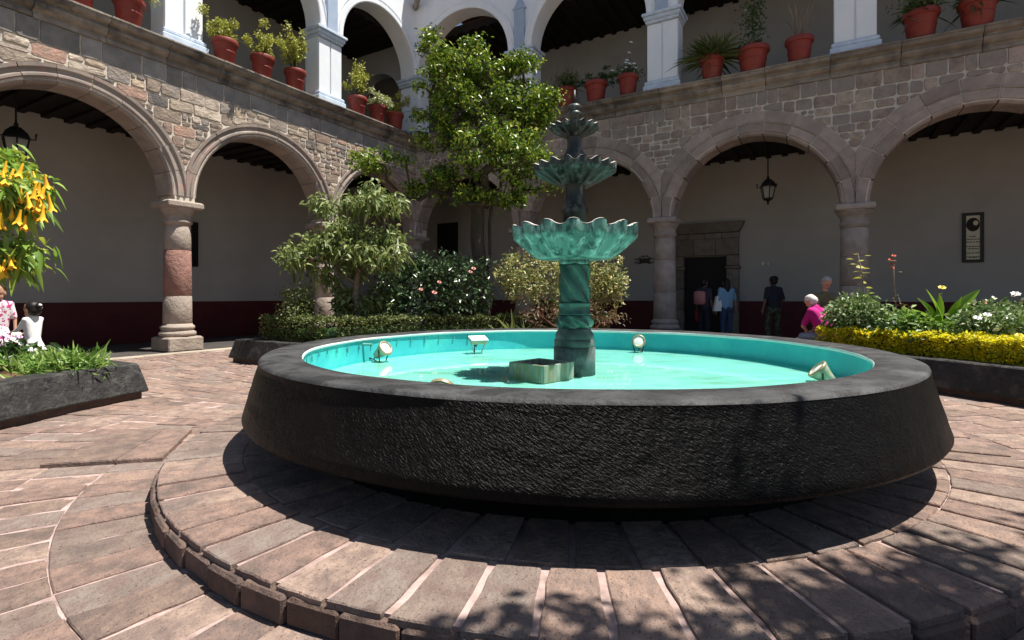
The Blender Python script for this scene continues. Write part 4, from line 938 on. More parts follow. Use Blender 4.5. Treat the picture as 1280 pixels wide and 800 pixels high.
def bush(name, blobs, label, cat, mat, nleaf, ll, lw, base_z=.34, fold=.25, droop=.1, segs=1, stems=9, group=None, zb=.1, shell=.35, stemmat='bark', flowers=()):
    c = sum((Vector(b_[0]) for b_ in blobs), Vector())/len(blobs); base = Vector((c.x, c.y, base_z))
    o = empty(name, base, 0, label=label, cat=cat, group=group); B = np.array(base)
    p = in_blobs(blobs, nleaf, shell); p[:, 2] = np.maximum(p[:, 2], base_z+.02)
    cl = in_blobs(blobs, max(12, nleaf//40), .4); k = rng.integers(0, len(cl), nleaf); mixv = rng.random(nleaf) < .6
    q = cl[k]+rng.normal(size=(nleaf, 3))*.055; p = np.where(mixv[:, None], q, p)
    out = p-np.array(c); out /= np.linalg.norm(out, axis=1)[:, None]+1e-6
    d = out*.6+rand_dirs(nleaf, zb)*.9
    link('foliage', leaf_mesh('foliage', p-B, d, rng.uniform(ll*.65, ll*1.25, nleaf), rng.uniform(lw*.7, lw*1.2, nleaf), fold, droop, segs), mat, o)
    mb = MB()
    for i in range(stems):
        e_ = Vector(cl[i % len(cl)])-base; s0 = Vector((random.uniform(-.12, .12), random.uniform(-.12, .12), 0))
        m1 = s0.lerp(e_, .5)+Vector((random.gauss(0, .05), random.gauss(0, .05), .05)); mb.tube([s0, m1, e_], [.014, .009, .004], 5)
    mb.build('stems', stemmat, o)
    for (fp, fm, fr) in flowers: flower(o, Vector(fp)-base, fm, fr)
    return o
def flower(parent, loc, mat, r, petals=2):
    mb = MB()
    for ring_, (n_, tilt, rr) in enumerate(((7, .25, 1), (5, .9, .65))):
        for k in range(n_):
            t = 2*PI*k/n_+ring_*.4; d = Vector((math.cos(t)*math.cos(tilt), math.sin(t)*math.cos(tilt), math.sin(tilt))); s_ = Vector((-math.sin(t), math.cos(t), 0))
            a_ = d*r*rr; mb.add([(0, 0, 0), a_*.6+s_*r*rr*.4+Vector((0, 0, .1*r)), a_, a_*.6-s_*r*rr*.4+Vector((0, 0, .1*r))], [(0, 1, 2), (0, 2, 3)])
    o = link('flower', mb.mesh('flower', recalc=False), mat, parent, loc=loc)
    dv = (Vector((0, 0, CAMH))-(parent.location+loc)).normalized()*.6+Vector((.2, 0, .8)); o.rotation_euler = dv.to_track_quat('Z', 'Y').to_euler(); return o
def pb(Y): return lambda x, y, rx, rz, dy=0: (px(x, y, Y+dy), (rx*Y/F, rx*.8*Y/F, rz*Y/F))
k_ = pb(10.3)
bush('camellia_bush', [k_(540, 365, 60, 42), k_(575, 360, 40, 36, -.2), k_(510, 350, 40, 34, .2), k_(550, 335, 46, 24), k_(490, 370, 30, 34), k_(600, 372, 18, 26), k_(605, 330, 16, 8, -.2)], 'large dark glossy bush with a few pink flowers', 'bush', 'leaf_camellia', 5200, .105, .05, shell=.3,
     flowers=[(px(526, 362, 9.55), 'flower_pink', .045), (px(549, 353, 9.55), 'flower_pink', .045), (px(543, 366, 9.5), 'flower_pink', .055), (px(588, 340, 9.75), 'flower_pink', .045), (px(592, 336, 9.8), 'flower_pink', .05)])
k_ = pb(9.5)
bush('round_shrub', [k_(372, 372, 19, 18), k_(365, 385, 20, 14), k_(378, 388, 26, 12)], 'small dense round shrub beside the stone column', 'bush', 'leaf_hedge', 1500, .055, .03)
bush('leafy_shrub', [k_(440, 380, 18, 26, .4), k_(470, 385, 26, 22, .5), k_(425, 370, 12, 22, .5)], 'loose green undergrowth below the pale-leaved tree', 'bush', 'leaf_brug', 900, .12, .055, droop=.3)
k_ = pb(10.2)
bush('mottled_shrub', [k_(655, 345, 34, 34), k_(690, 350, 40, 44), k_(745, 345, 36, 34), k_(758, 365, 26, 30), k_(720, 355, 40, 40, .2), k_(640, 350, 18, 28), k_(770, 350, 14, 20)], 'broad shrub with mottled green and yellowing leaves behind the centrepiece', 'bush', 'leaf_shrub', 5200, .085, .042, stems=26, stemmat='twig_red', shell=.33)
k_ = pb(9.75)
bush('dry_shrub', [k_(690, 395, 40, 14), k_(760, 398, 30, 10), k_(725, 392, 30, 16)], 'low reddish dry shrub at the edge of the citrus bed', 'bush', 'leaf_red', 1100, .08, .02, stems=18, stemmat='twig_red')
def blades(name, pos, n_, L, wd, label, cat, mat, spread=.5, up=1.0, droop=.4, segs=3, group=None, each=False):
    o = empty(name, pos, 0, label=label, cat=cat, group=group)
    b_ = rng.normal(size=(n_, 3))*np.array([spread*.3, spread*.3, 0]); d_ = rand_dirs(n_, up, .5); d_[:, 2] = np.abs(d_[:, 2])
    ln = rng.uniform(L*.65, L*1.15, n_)
    if each:
        for i in range(n_): link('leaf', leaf_mesh('leaf', b_[i:i+1], d_[i:i+1], ln[i:i+1], wd, .35, droop, 6, up=np.array([[0, 0, 1.]])), mat, o)
    else: link('leaf_blades', leaf_mesh('leaf_blades', b_, d_, ln, wd, .3, droop, segs), mat, o)
    return o
for (x, y, Y, L_, lb) in ((640, 402, 9.9, .75, 'upright pale sword-leaved plant left of the fountain pedestal'), (664, 402, 9.85, .6, 'short sword-leaved plant nearest the fountain pedestal')):
    p = px(x, y, Y); p.z = .34; blades('sword_plant', p, 14, L_, .07, lb, 'plant', 'leaf_brug', .3, 1.6, .15, each=True)
p = px(600, 395, 10); p.z = .34; blades('striped_plant', p, 16, .55, .06, 'dark strap-leaved plant at the foot of the camellia', 'plant', 'leaf_dark', .4, .9, .4, each=True)
# left bed: grass clumps and flowers
for (x, y, Y, n_, L_, lb) in ((88, 458, 5.75, 170, .42, 'bright green spiky grass clump at the end of the mulched bed'), (60, 462, 5.6, 120, .34, 'lower grass clump beside the taller spiky clump'), (20, 448, 6.0, 45, .3, 'grass clump under the trumpet tree by the girls')):
    p = px(x, y, Y); p.z = .34; o = empty('grass_clump', p, 0, label=lb, cat='grass', group='grass clumps in the mulched bed')
    b_ = rng.normal(size=(n_*3, 3))*np.array([.13, .13, 0]); b_[:, 2] = rng.random(n_*3)*.16
    link('leaf_blades', leaf_mesh('leaf_blades', b_, rand_dirs(n_*3, .9, .6), rng.uniform(L_*.35, L_*.7, n_*3), .022, .3, .1, 2), 'leaf_grass', o)['kind'] = 'stuff'
for i, (x, y) in enumerate(((4, 410), (14, 414), (24, 418))):
    p = px(x, 446, 6.2); p.z = .34; o = empty('flowering_plant', p, 0, label='low purple and white flowering plant, '+('outermost' if i == 0 else 'middle' if i == 1 else 'one beside the grass')+' of three before the girls', cat='plant', group='purple flowers in the mulched bed')
    n_ = 60; link('foliage', leaf_mesh('foliage', rng.normal(size=(n_, 3))*[.09, .09, .06]+[0, 0, .2], rand_dirs(n_, .3), .16, .05, .3, .3, 2), 'leaf_dark', o)
    MB().tube([(0, 0, 0), (.02, 0, .2), (0, 0, .38)], .008, 5).build('stem', 'bark_pale', o)
    for k in range(4): flower(o, Vector((random.gauss(0, .09), random.gauss(0, .06), random.uniform(.28, .45))), 'flower_purple' if k % 3 else 'flower_white', .03)

# right bed
k_ = pb(8.0)
bush('variegated_bush', [k_(1068, 395, 36, 22), k_(1050, 394, 20, 18, .2), k_(1088, 403, 34, 17), k_(1074, 384, 20, 12)], 'dense pale variegated bush beside the seated people', 'bush', 'leaf_white', 3400, .085, .04)
k_ = pb(7.3)
bush('leafy_plant', [k_(1150, 412, 36, 14), k_(1200, 414, 40, 12, .1), k_(1130, 405, 20, 16, .3)], 'green leafy plants growing around the big-leaved plant', 'plant', 'leaf_grass', 1500, .12, .05)
k_ = pb(6.9)
bush('white_flowering_bush', [k_(1225, 405, 30, 20), k_(1265, 408, 34, 22, -.3), k_(1250, 392, 28, 14)], 'bush with silvery white flower heads at the end of the flower bed', 'bush', 'leaf_white', 1900, .08, .042,
     flowers=[(px(x, y, 6.55), 'flower_white', .05) for x, y in ((1222, 398), (1234, 394), (1262, 398))]+[(px(1274, 420, 6.2), 'flower_yellow', .05), (px(1270, 430, 6.2), 'flower_yellow', .05)])
bush('dark_undergrowth', [k_(1190, 422, 60, 12, .2), k_(1120, 415, 40, 14, .6), k_(1260, 425, 30, 12)], 'dark low undergrowth just behind the yellow hedge', 'plant', 'leaf_dark', 1500, .1, .05)
def stemplant(pts, Y, label, fmat, fr, leafmat, nl, ll, head=None, h2=0):
    P = [px(x, y, Y) for x, y in pts]; b = Vector((P[0].x, P[0].y, .34)); o = empty('tall_stem_plant', b, 0, label=label, cat='plant')
    Q = [Vector((0, 0, 0))]+[p-b for p in P[1:]]; MB().tube(Q, [.014]+[.010]*(len(Q)-2)+[.006], 6).build('stem', 'bark_pale', o, True)
    bs, ds = [], []
    for i in range(nl):
        t = .25+.75*(i+random.random()*.5)/nl; f_ = t*(len(Q)-1); j = min(len(Q)-2, int(f_)); c = Q[j].lerp(Q[j+1], f_-j); bs.append(c+Vector((random.gauss(0, .035), random.gauss(0, .035), 0))); ds.append(Vector((random.gauss(0, 1), random.gauss(0, 1), .15)))
    for bs_, d_ in zip(bs, ds): link('leaf', leaf_mesh('leaf', np.array([tuple(bs_)]), np.array([tuple(d_)]), ll*random.uniform(.7, 1.2), ll*.55, .2, .15, 2, up=np.array([[0, 0, 1.]])), leafmat, o)
    if fmat:
        for k in range(h2 or 1): flower(o, Q[-1]+Vector((random.gauss(0, .02), 0, -.06*k)), fmat, fr)
    return o
stemplant([(1083, 415), (1081, 380), (1078, 345), (1072, 316)], 8.2, 'tall thin stem with sparse yellow-green leaves against the column', None, 0, 'leaf_lime', 22, .13)
stemplant([(1122, 415), (1120, 385), (1117, 350), (1117, 320)], 8.0, 'tall bare rose stem with a red shoot at its tip', 'flower_rose', .035, 'leaf_red', 9, .09, h2=4)
stemplant([(1135, 412), (1130, 395), (1122, 368)], 8.0, 'bronze-leaved rose stem by the red-tipped one', None, 0, 'leaf_red', 14, .11)
stemplant([(1178, 412), (1177, 380), (1176, 360)], 7.5, 'stem with one round cream flower above the big leaves', 'flower_yellow', .055, 'leaf_grass', 3, .1)
stemplant([(1232, 410), (1231, 390), (1230, 379)], 7.1, 'stem with a pale pink flower beside the silvery bush', 'flower_pink', .055, 'leaf_red', 6, .09)
stemplant([(1272, 425), (1270, 395), (1266, 368)], 6.9, 'leaning stem with a dusty white flower at the end of the bed', 'flower_white', .06, 'leaf_red', 8, .09)
# big-leaved canna
p = px(1178, 412, 7.3); p.z = .34; o = empty('canna_plant', p, 0, label='big-leaved bright green plant with a long leaf leaning right', cat='plant')
for (x0, y0, x1, y1, wd) in ((1180, 408, 1157, 356, .13), (1180, 405, 1226, 356, .15), (1175, 408, 1146, 368, .12), (1190, 408, 1232, 382, .11), (1172, 408, 1174, 364, .13), (1195, 410, 1244, 398, .10), (1165, 410, 1130, 394, .11), (1185, 408, 1202, 368, .12), (1176, 410, 1140, 385, .1), (1188, 410, 1216, 392, .1)):
    a_, b_ = px(x0, y0, 7.3)-p, px(x1, y1-6, 7.15+random.uniform(-.1, .25))-p; d_ = b_-a_; MB().tube([(0, 0, 0), tuple(a_*.5+Vector((0, 0, .1))), tuple(a_)], [.02, .016, .012], 6).build('stem', 'leaf_canna', o, True)
    link('leaf', leaf_mesh('leaf', np.array([tuple(a_)]), np.array([tuple(d_)]), d_.length, wd, .45, .16, 9, up=np.array([[.2, -.8, .8]])), 'leaf_canna', o)
# shade tree in the bed behind the viewpoint: its crown hangs over the paving in front of the basin
tb = Vector((2.7, -1.9, .34))
blobs = [((1.5, 1.3, 4.9), (.8, .35, .5)), ((2.4, 1.42, 5.1), (.9, .4, .6)), ((3.3, 1.6, 5.3), (.9, .45, .6)), ((3.0, 1.1, 4.6), (.9, .4, .5)), ((3.6, 1.0, 4.8), (.9, .5, .5)), ((2.7, .9, 4.7), (.9, .5, .5)), ((3.8, .6, 5.2), (1.2, 1.0, .8)), ((2.2, .2, 5.0), (1.3, .7, .8)), ((4.5, 1.7, 5.6), (.8, .7, .6)), ((3.2, -1.6, 5.6), (1.5, 1.5, 1.0))]
tree('shade_tree', tb, blobs, 'broad leafy tree behind the viewpoint overhanging the paving', 'tree', 'leaf_citrus', 'bark', 360, 46, .13, .065, .15, 2.6, spread=.11)

# ------------------------------------------------------------------ potted plants on the ledge
def pot(d, nn, x, kind, label, dia=.56, h=.55, v=.20, sc=1.0):
    s = along(d, nn, x, v); p = CORNER+d*s+nn*v; p.z = Z_COR+.004
    o = empty('potted_plant', p, 0, label=label, cat='potted plant', group='red clay pots along the upper ledge'); R = dia/2
    mb = MB(); mb.lathe([(R*.66, 0), (R*.70, .02), (R*.86, h*.78), (R*.88, h*.80), (R*.97, h*.81), (R*1.0, h*.84), (R*1.0, h*.97), (R*.97, h), (R*.9, h), (R*.88, h*.9)], 28, cap=False); pt = mb.build('pot', 'terracotta', o, True)
    mb = MB(); mb.lathe([(R*.80, h*.46), (R*.815, h*.47), (R*.82, h*.5), (R*.80, h*.515)], 28, cap=False); mb.build('band', 'terracotta', pt, True)
    mb = MB(); mb.lathe([(R*.67, .004), (.001, .004)], 20, cap=False); mb.build('pot_bottom', 'terracotta', pt)
    MB().lathe([(R*.895, h*.9), (.001, h*.92)], 20, cap=False).build('soil', 'soil', o)
    B = np.array((0, 0, h*.9))
    if kind in ('bushy', 'cream', 'dark', 'lime'):
        mt, n_, ll, hh = {'bushy': ('leaf_lime', 1500, .07, .5), 'cream': ('leaf_cream', 800, .1, .42), 'dark': ('leaf_dark', 800, .085, .2), 'lime': ('leaf_lime', 900, .055, .5)}[kind]
        hh *= sc; cl = [((random.gauss(0, R*.85), random.gauss(0, R*.85), h+hh*random.uniform(.15, .95)), (R*.4, R*.4, hh*.22)) for _ in range(12)]+[((0, 0, h+hh*.2), (R*.9, R*.9, hh*.3))]
        b_ = in_blobs(cl, n_, .45); link('foliage', leaf_mesh('foliage', b_, rand_dirs(n_, .25), rng.uniform(ll*.6, ll*1.3, n_), ll*.48), mt, o)
        mb = MB()
        for c in cl[:8]: mb.tube([(0, 0, h*.85), Vector(c[0])*.5+Vector((0, 0, h*.5)), c[0]], [.012, .008, .004], 5)
        mb.build('stems', 'bark', o)
    elif kind in ('airy', 'tallairy'):
        n_ = 1300; mb = MB(); bs = []
        for i in range(13):
            t = random.random()*6.28; q = Vector((math.cos(t)*random.uniform(.1, .5), math.sin(t)*random.uniform(.1, .5), h+random.uniform(.3, .95)*sc)); m1 = q*.5+Vector((0, 0, h*.55)); mb.tube([(0, 0, h*.85), m1, q], [.012, .008, .004], 5)
            for k in range(n_//13): tt = random.uniform(.4, 1.05); c = m1.lerp(q, (tt-.4)/.6) ; bs.append(tuple(c+Vector((random.gauss(0, .05), random.gauss(0, .05), random.gauss(0, .05)))))
        mb.build('stems', 'bark', o); link('foliage', leaf_mesh('foliage', np.array(bs), rand_dirs(len(bs), .2), .075, .035), 'leaf_lime', o)
    elif kind == 'fern':
        n_ = 480; b_ = rng.normal(size=(n_, 3))*[.1, .1, 0]+B; d_ = rand_dirs(n_, 1.0, .5); link('foliage', leaf_mesh('foliage', b_, d_, rng.uniform(.5, 1.05, n_), .05, .3, .35, 4), 'leaf_fern', o)
    elif kind == 'daisy':
        n_ = 300; b_ = rng.normal(size=(n_, 3))*[.14, .14, .09]+[0, 0, h+.1]; link('foliage', leaf_mesh('foliage', b_, rand_dirs(n_, .3), .1, .04), 'leaf_dark', o)
        for i in range(11): flower(o, Vector((random.gauss(0, .15), -.08+random.gauss(0, .12), h+random.uniform(.12, .36))), 'flower_white', .06)
        for k in range(2):
            q = Vector((.03+.05*k, 0, h+.62+.28*k)); MB().tube([(0, 0, h*.9), q*.5+Vector((.02, 0, h*.5)), q], .005, 5).build('stalk', 'bark_pale', o); flower(o, q, 'flower_white', .06)
    elif kind == 'rose':
        pts = [(0, 0, h*.85), (.03, 0, h+.4), (-.02, .02, h+.8), (.05, 0, h+1.2)]; MB().tube(pts, [.018, .014, .011, .006], 6).build('stem', 'bark', o)
        n_ = 420; t = rng.random(n_); b_ = np.stack([np.interp(t, [0, .33, .66, 1], [p[i] for p in pts]) for i in range(3)], 1)+rng.normal(size=(n_, 3))*[.13, .13, .06]; b_[:, 2] = np.maximum(b_[:, 2], h+.1)
        link('foliage', leaf_mesh('foliage', b_, rand_dirs(n_, .1), .085, .05), 'leaf_dark', o)
        n_ = 120; link('ground_foliage', leaf_mesh('ground_foliage', rng.normal(size=(n_, 3))*[.12, .12, .05]+[0, 0, h+.03], rand_dirs(n_, .4), .09, .05), 'leaf_red', o)
        flower(o, Vector((.05, 0, h+1.22)), 'flower_yellow', .06); flower(o, Vector((-.12, .1, h+.98)), 'flower_white', .05)
    elif kind == 'bare':
        for i in range(9):
            t = random.random()*6.28; q = Vector((math.cos(t)*.32, math.sin(t)*.32, h+random.uniform(.45, 1.0))); MB().tube([(random.gauss(0, .03), random.gauss(0, .03), h*.85), q*.4+Vector((0, 0, h*.62)), q*.8+Vector((0, 0, h*.25)), q], [.02, .016, .012, .008], 5).build('bare_branch', 'bark_pale', o)
    elif kind == 'palm':
        n_ = 60; b_ = np.zeros((n_, 3))+B; d_ = rand_dirs(n_, .7, .5); link('fronds', leaf_mesh('fronds', b_, d_, rng.uniform(.4, .8, n_), .05, .3, .5, 4), 'leaf_dark', o)
        n_ = 700; link('foliage', leaf_mesh('foliage', rng.normal(size=(n_, 3))*[.17, .17, .12]+[0, 0, h+.2], rand_dirs(n_, .5), .12, .03), 'leaf_fern', o)
    return o
for a_ in ((98, 'lime', 'red pot on the ledge before the first white pillar, farthest from the corner'), (161, 'lime', 'red pot standing alone right beside the first white pillar'),
           (281, 'bushy', 'red pot with a round yellow-green bush just past the first white pillar'), (328, 'bushy', 'red pot with a bushy plant, middle of three between two white pillars'),
           (369, 'airy', 'red pot with a loose airy plant overlapping the second white pillar'), (447, 'airy', 'red pot with a tall airy plant just past the second white pillar'),
           (472, 'cream', 'red pot with cream variegated leaves between two other pots'), (494, 'bushy', 'red pot with a small leafy plant at the corner pillar')):
    pot(dL, nL, a_[0], a_[1], a_[2], v=.30, sc=1.15)
for a_ in ((708, 'palm', 'red pot with feathery dark leaves partly behind the citrus tree', .6), (745, 'dark', 'red pot with a low tuft of dark leaves', .64), (785, 'daisy', 'red pot with small white daisies on the shaded ledge', .56),
           (890, 'fern', 'red pot with a large spreading fern beside the shaded white pillar', .6), (941, 'rose', 'wide red pot with a tall leafy rose stem', .74), (999, 'bare', 'red pot holding only bare pale branches', .6),
           (1151, 'palm', 'red pot with a dense dark tuft past the third shaded pillar', .66), (1222, 'palm', 'red pot with drooping dark fronds at the far end of the ledge', .66)):
    pot(dR, nR, a_[0], a_[1], a_[2], dia=a_[3], h=.58, v=.30)

# ------------------------------------------------------------------ people
def remesh(mb, name, mat, parent, vox, smooth_it=3):
    me = mb.mesh(name, True); o = link(name, me, mat, parent)
    r = o.modifiers.new('join', 'REMESH'); r.mode = 'VOXEL'; r.voxel_size = vox; r.use_smooth_shade = True
    s_ = o.modifiers.new('smooth', 'SMOOTH'); s_.iterations = smooth_it; s_.factor = .5
    return o
def hand(mb, wrist, fore, out, sc):
    """palm and five curled fingers; fore = forearm direction, out = thumb side"""
    f_ = Vector(fore).normalized(); o_ = Vector(out); o_ = (o_-f_*o_.dot(f_)).normalized(); n_ = f_.cross(o_); w0 = Vector(wrist)
    pc = w0+f_*.05*sc; mb.cone(w0, w0+f_*.085*sc, .026*sc, .033*sc); mb.cone(pc+o_*.02*sc, pc+o_*.02*sc+f_*.035*sc, .021*sc, .02*sc); mb.cone(pc-o_*.02*sc, pc-o_*.02*sc+f_*.03*sc, .021*sc, .018*sc)
    for k, l in enumerate((.07, .078, .072, .058)):
        b_ = w0+f_*.095*sc+o_*(.03-.02*k)*sc; j = b_+f_*l*.5*sc+n_*.008*sc; mb.cone(b_, j, .0095*sc, .0088*sc, 6); mb.cone(j, j+(f_*.8+n_*.55)*l*.5*sc, .0088*sc, .007*sc, 6)
    b_ = w0+f_*.035*sc+o_*.03*sc; j = b_+(f_*.6+o_*.7)*.035*sc; mb.cone(b_, j, .0125*sc, .0105*sc, 6); mb.cone(j, j+(f_*.9+o_*.25)*.03*sc, .0105*sc, .0085*sc, 6)
def person(pos, yaw, H, J, label, skin, hair, top, bottom, skirt=None, sleeve='short', hair_style='short', face_dir=(0, 1, 0), extra=None, vox=.011, child=False, seated=False):
    """J: joint positions in a local frame (x right, y forward, z up), metres for a body of height H; yaw turns it"""
    o = empty('person', pos, yaw, label=label, cat='person'); k = H/1.7; hs = k*(child if child else 1.0)
    g = lambda n_: Vector(J[n_])
    mb = MB()
    hd = g('head'); fd = Vector(face_dir).normalized(); rt = fd.cross(Vector((0, 0, 1))).normalized(); up = rt.cross(fd)
    def hp(a_, b_, c): return hd+(rt*a_+fd*b_+up*c)*hs
    for c, r in (((0, -.012, .03), .088), ((0, .02, .02), .08), ((0, .025, -.045), .062), ((0, .045, -.085), .035), ((.03, .03, -.05), .042), ((-.03, .03, -.05), .042), ((0, .03, .05), .072)):
        mb.sphere(hp(*c), r*hs, 14, 10)
    mb.cone(hp(0, .092, .01), hp(0, .112, -.02), .008*hs, .013*hs, 6)
    for sx in (-1, 1): mb.sphere(hp(sx*.083, -.005, -.005), (.014*hs, .022*hs, .032*hs), 8, 6); mb.cone(hp(sx*.02, .083, .024), hp(sx*.05, .074, .022), .011*hs, .009*hs, 6)
    mb.cone(hp(-.018, .09, -.055), hp(.018, .09, -.055), .010*hs, .010*hs, 6)
    ch, pv, nk = g('chest'), g('pelvis'), g('neck')
    mb.cone(nk, hp(0, -.005, -.05), .055*k, .052*k); tw = (1.0 if not child else .8)
    def torso(m_, inf):
        m_.cone(nk-Vector((0, 0, .02*k)), ch, .07*k+inf, .105*k*tw+inf)
        for sx in ('L', 'R'):
            sh = g('sh'+sx); m_.cone(nk+Vector((0, 0, -.05*k)), sh, .055*k+inf, .058*k*tw+inf); m_.cone(sh.lerp(ch, .35), (pv+g('hip'+sx))/2, .095*k*tw+inf, .105*k*tw+inf); 
        m_.cone(ch, pv, .12*k*tw+inf, .125*k*tw+inf)
    def arms(m_, inf, frac=1.0):
        for sx in ('L', 'R'):
            s_, e_, w0 = g('sh'+sx), g('el'+sx), g('wr'+sx)
            if frac <= .5: m_.cone(s_, s_.lerp(e_, frac*2), .052*k*tw+inf, .045*k*tw+inf)
            else: m_.cone(s_, e_, .05*k*tw+inf, .038*k*tw+inf); m_.cone(e_, e_.lerp(w0, frac*2-1), .039*k*tw+inf, (.027+.01*(2-2*frac))*k*tw+inf)
    def legs(m_, inf, a1=1.0):
        for sx in ('L', 'R'):
            h_, kn, an = g('hip'+sx), g('kn'+sx), g('an'+sx); m_.cone(h_, kn, .085*k*tw+inf, .055*k*tw+inf); m_.cone(kn, kn.lerp(an, .3), .054*k*tw+inf, .056*k*tw+inf); m_.cone(kn.lerp(an, .3), kn.lerp(an, a1), .056*k*tw+inf, .036*k*tw+inf)
    torso(mb, 0); arms(mb, 0); legs(mb, 0)
    for sx in ('L', 'R'):
        w0, e_ = g('wr'+sx), g('el'+sx); hand(mb, w0, w0-e_, Vector((0, 1, 0)) if abs((w0-e_).normalized().y) < .8 else Vector((1 if sx == 'L' else -1, 0, 0)), k)
        an = g('an'+sx); td = Vector(J.get('toe', (0, 1, 0))); mb.cone(an+Vector((0, 0, -.045*k)), an+td*.13*k+Vector((0, 0, -.055*k)), .036*k, .03*k)
    remesh(mb, 'body', skin, o, vox)
    m2 = MB(); torso(m2, .014*k); arms(m2, .013*k, .42 if sleeve == 'short' else .93); remesh(m2, 'shirt', top, o, .014)
    if skirt:
        zt = pv.z+.06*k; zb_ = skirt; m3 = MB(); m3.lathe([(.13*k, zt), (.15*k, zt-.06), (.22*k, (zt+zb_)/2), (.30*k, zb_), (.29*k, zb_+.004)], 40, (pv.x, pv.y, 0), fn=lambda r, z, t, i: (r*(1+.05*math.sin(9*t)*(i/3)), z), cap=False); m3.build('skirt', bottom, o, True)
    else:
        m3 = MB(); legs(m3, .016*k, .95); m3.cone(pv, pv+Vector((0, 0, -.06*k)), .138*k*tw, .13*k*tw)
        for sx in ('L', 'R'): m3.cone(pv, g('hip'+sx), .125*k*tw, .102*k*tw)
        remesh(m3, 'trousers', bottom, o, .014)
    for sx in ('L', 'R'):
        an = g('an'+sx); td = Vector(J.get('toe', (0, 1, 0))); m4 = MB(); m4.cone(an-td*.02+Vector((0, 0, -.05*k)), an+td*.15*k+Vector((0, 0, -.058*k)), .044*k, .038*k); m4.v = [(x, y, max(z, an.z-.098*k)) for x, y, z in m4.v]; m4.build('shoe', 'shoe', o, True)
    m5 = MB()
    for c, r in (((0, -.025, .045), .093), ((0, -.045, .0), .085), ((0, -.002, .062), .08)): m5.sphere(hp(*c), r*hs, 14, 10)
    if hair_style == 'long': m5.cone(hp(0, -.06, .02), hp(0, -.075, -.2), .085*hs, .06*hs); m5.cone(hp(.05, -.045, 0), hp(.06, -.06, -.16), .05*hs, .035*hs); m5.cone(hp(-.05, -.045, 0), hp(-.06, -.06, -.16), .05*hs, .035*hs)
    if hair_style == 'bun': m5.sphere(hp(0, -.115, .06), .045*hs, 10, 8)
    if hair_style == 'afro':
        for i in range(26): d = rand_dirs(1, .5)[0]; m5.sphere(hp(d[0]*.085, -.03+d[1]*.075, .05+abs(d[2])*.07), .036*hs, 8, 6)
    remesh(m5, 'hair', hair, o, .009, 2)
    for sx in (-1, 1): MB().sphere(hp(sx*.033, .091, .008), (.011*hs, .011*hs, .0075*hs), 8, 6).build('eye', 'eye_dark', o, True)
    MB().sphere(hp(0, .1, -.052), (.02*hs, .02*hs, .006*hs), 10, 6).build('mouth', 'lip', o, True)
    if extra: extra(o, g, hp, k)
    return o
def stand(H, **kw):
    k = H/1.7
    J = dict(head=(0, .02, 1.58), neck=(0, 0, 1.44), chest=(0, .01, 1.24), pelvis=(0, 0, .94), shL=(-.17, 0, 1.38), shR=(.17, 0, 1.38), elL=(-.23, -.02, 1.1), elR=(.23, -.02, 1.1), wrL=(-.25, .05, .86), wrR=(.25, .05, .86),
             hipL=(-.09, 0, .88), hipR=(.09, 0, .88), knL=(-.1, .01, .48), knR=(.1, .01, .48), anL=(-.1, -.02, .095), anR=(.1, -.02, .095)); J.update(kw)
    return {n_: tuple(c*k for c in v) if n_ != 'toe' else v for n_, v in J.items()}
# 'yaw' turns local +Y (forward); yaw 0 looks away from the camera
def at(x, Y): p = px(x, YH, Y); p.z = .004; return p
# man walking away along the wall
person(at(967, 13.4), .15, 1.68, stand(1.68, elL=(-.25, -.03, 1.12), wrL=(-.28, .02, .89), elR=(.24, -.05, 1.12), wrR=(.2, .12, .95), knL=(-.13, .06, .49), anL=(-.17, -.05, .095), knR=(.12, .03, .48), anR=(.13, .02, .095)),
       'man in dark shirt and camouflage trousers walking away along the wall', 'skin_dark', 'hair_black', 'cloth_dark', 'camo', hair_style='afro')
def bag(o, g, hp, k):
    w0 = g('wrL'); m_ = MB(); m_.prism([(-.1, -.02), (.1, -.02), (.05, -.4), (.0, -.42)][::-1] if False else [(-.13, -.30), (.13, -.30), (.05, .10), (-.05, .10)], -.05, .05); m_.build('shoulder_bag', 'cloth_white', o, loc=(-.24*k, .0, 1.12*k))
    MB().tube([(-.24*k, 0, 1.2*k), (-.19*k, -.02, 1.46*k), (-.1*k, .06, 1.4*k)], .01, 6).build('bag_strap', 'cloth_white', o)
person(at(908, 14.2), .1, 1.66, stand(1.66, wrR=(.30, .06, .88), elR=(.25, 0, 1.12)), 'long-haired woman in light blue top and jeans with white bag facing the doorway', 'skin', 'hair_black', 'cloth_blue', 'denim', hair_style='long', extra=bag)
def pack(o, g, hp, k):
    m_ = MB(); m_.box((0, -.2*k, 1.17*k), (.3*k, .16*k, .38*k), 0, .05); m_.build('backpack', 'pack_pink', o, True)
    m_ = MB(); m_.box((-.22*k, .1*k, .66*k), (.12, .26, .34), 0, .03); m_.build('red_bag', 'cloth_red', o, True)
person(at(880, 14.5), -.95, 1.66, stand(1.66), 'dark-clothed person with a pink backpack and red bag in the doorway', 'skin_dark', 'hair_black', 'cloth_plum', 'cloth_dark', extra=pack)
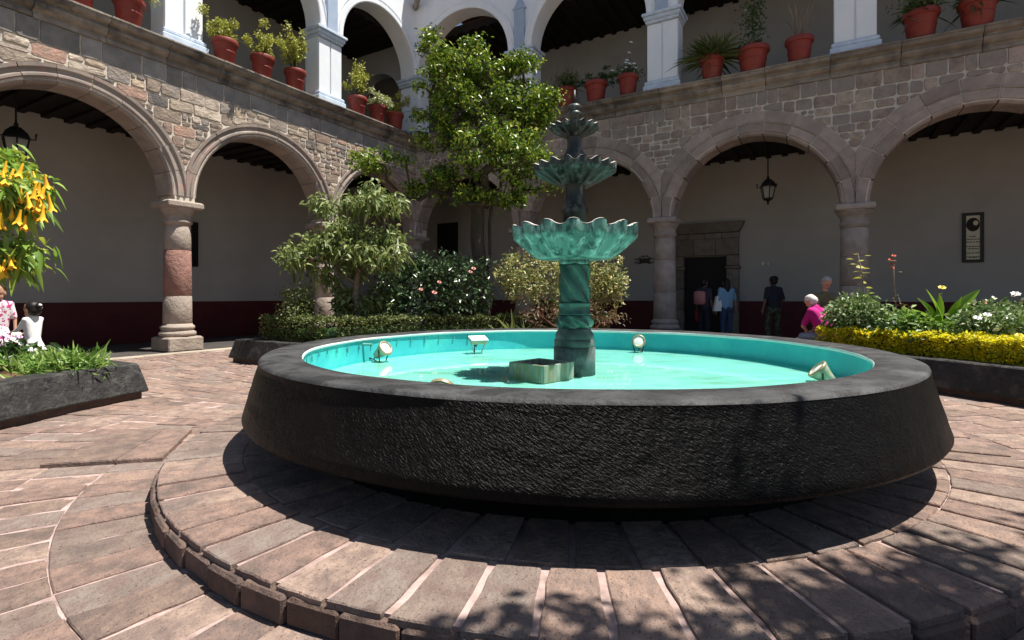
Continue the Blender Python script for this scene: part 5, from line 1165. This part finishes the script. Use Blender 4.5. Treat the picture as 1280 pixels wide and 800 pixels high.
# girls on the path behind the mulched bed
def bow(o, g, hp, k):
    m_ = MB(); m_.sphere(hp(0, -.125, .075), (.03, .03, .025), 8, 6); m_.sphere(hp(.02, -.12, .045), (.022, .025, .02), 8, 6); m_.build('hair_bow', 'cloth_white', o, True)
def ybow(o, g, hp, k):
    m_ = MB(); m_.cone(hp(.03, -.06, -.12), hp(.14, -.08, -.13), .02, .035); m_.build('collar_bow', 'cloth_yellow', o, True)
person(at(41, 7.4), 1.45, 1.07, stand(1.07, elL=(-.2, .14, 1.16), wrL=(-.12, .36, 1.1), elR=(.2, .12, 1.14), wrR=(.12, .34, 1.06)), 'small girl in white dress with white bow in her bun', 'skin', 'hair_black', 'cloth_white', 'cloth_white', skirt=.3, hair_style='bun', sleeve='long', extra=bow, vox=.008, child=1.5)
person(at(-3, 7.5), -2.6, 1.33, stand(1.33, wrR=(.16, .2, .95)), 'girl in white dress with pink flowers and a yellow bow', 'skin', 'hair_black', 'cloth_pink', 'cloth_pink', skirt=.4, hair_style='bun', extra=ybow, vox=.009, child=1.28)
# two people seated on the bed's edge
def seat(H, lean=.18, **kw):
    k = H/1.7
    J = dict(head=(0, lean+.07, .78), neck=(0, lean, .64), chest=(0, lean*.7, .42), pelvis=(0, 0, .12), shL=(-.17, lean*.95, .57), shR=(.17, lean*.95, .57), elL=(-.22, lean+.1, .3), elR=(.22, lean+.1, .3), wrL=(-.12, .36, .22), wrR=(.12, .36, .22),
             hipL=(-.09, .03, .1), hipR=(.09, .03, .1), knL=(-.11, .44, .10), knR=(.11, .44, .10), anL=(-.11, .46, -.32), anR=(.11, .46, -.32)); J.update(kw)
    return {n_: tuple(c*k for c in v) if n_ != 'toe' else v for n_, v in J.items()}
yawP = math.atan2(e1.y, e1.x)-PI/2
p = bedpt(-2.02, 6.2); p.z = .40
person(p, yawP-.5, 1.6, seat(1.6, .26, head=(0, .34, .74)), 'white-haired person in magenta top sitting on the bed edge, bent forward', 'skin_pink', 'hair_white', 'cloth_magenta', 'cloth_navy', sleeve='short', face_dir=(0, .75, -.55))
p = bedpt(-1.85, 7.75); p.z = .004
person(p, yawP+2.2, 1.62, stand(1.68, head=(0, .22, 1.46), neck=(0, .18, 1.26), chest=(0, .12, 1.1), shL=(-.17, .16, 1.2), shR=(.17, .16, 1.2), elL=(-.2, .25, .98), elR=(.2, .25, .98), wrL=(-.12, .4, .9), wrR=(.12, .4, .9)),
       'grey-haired person in olive top bending over behind the pale bush', 'skin_pink', 'hair_grey', 'cloth_olive', 'cloth_dark', face_dir=(0, .8, -.5))
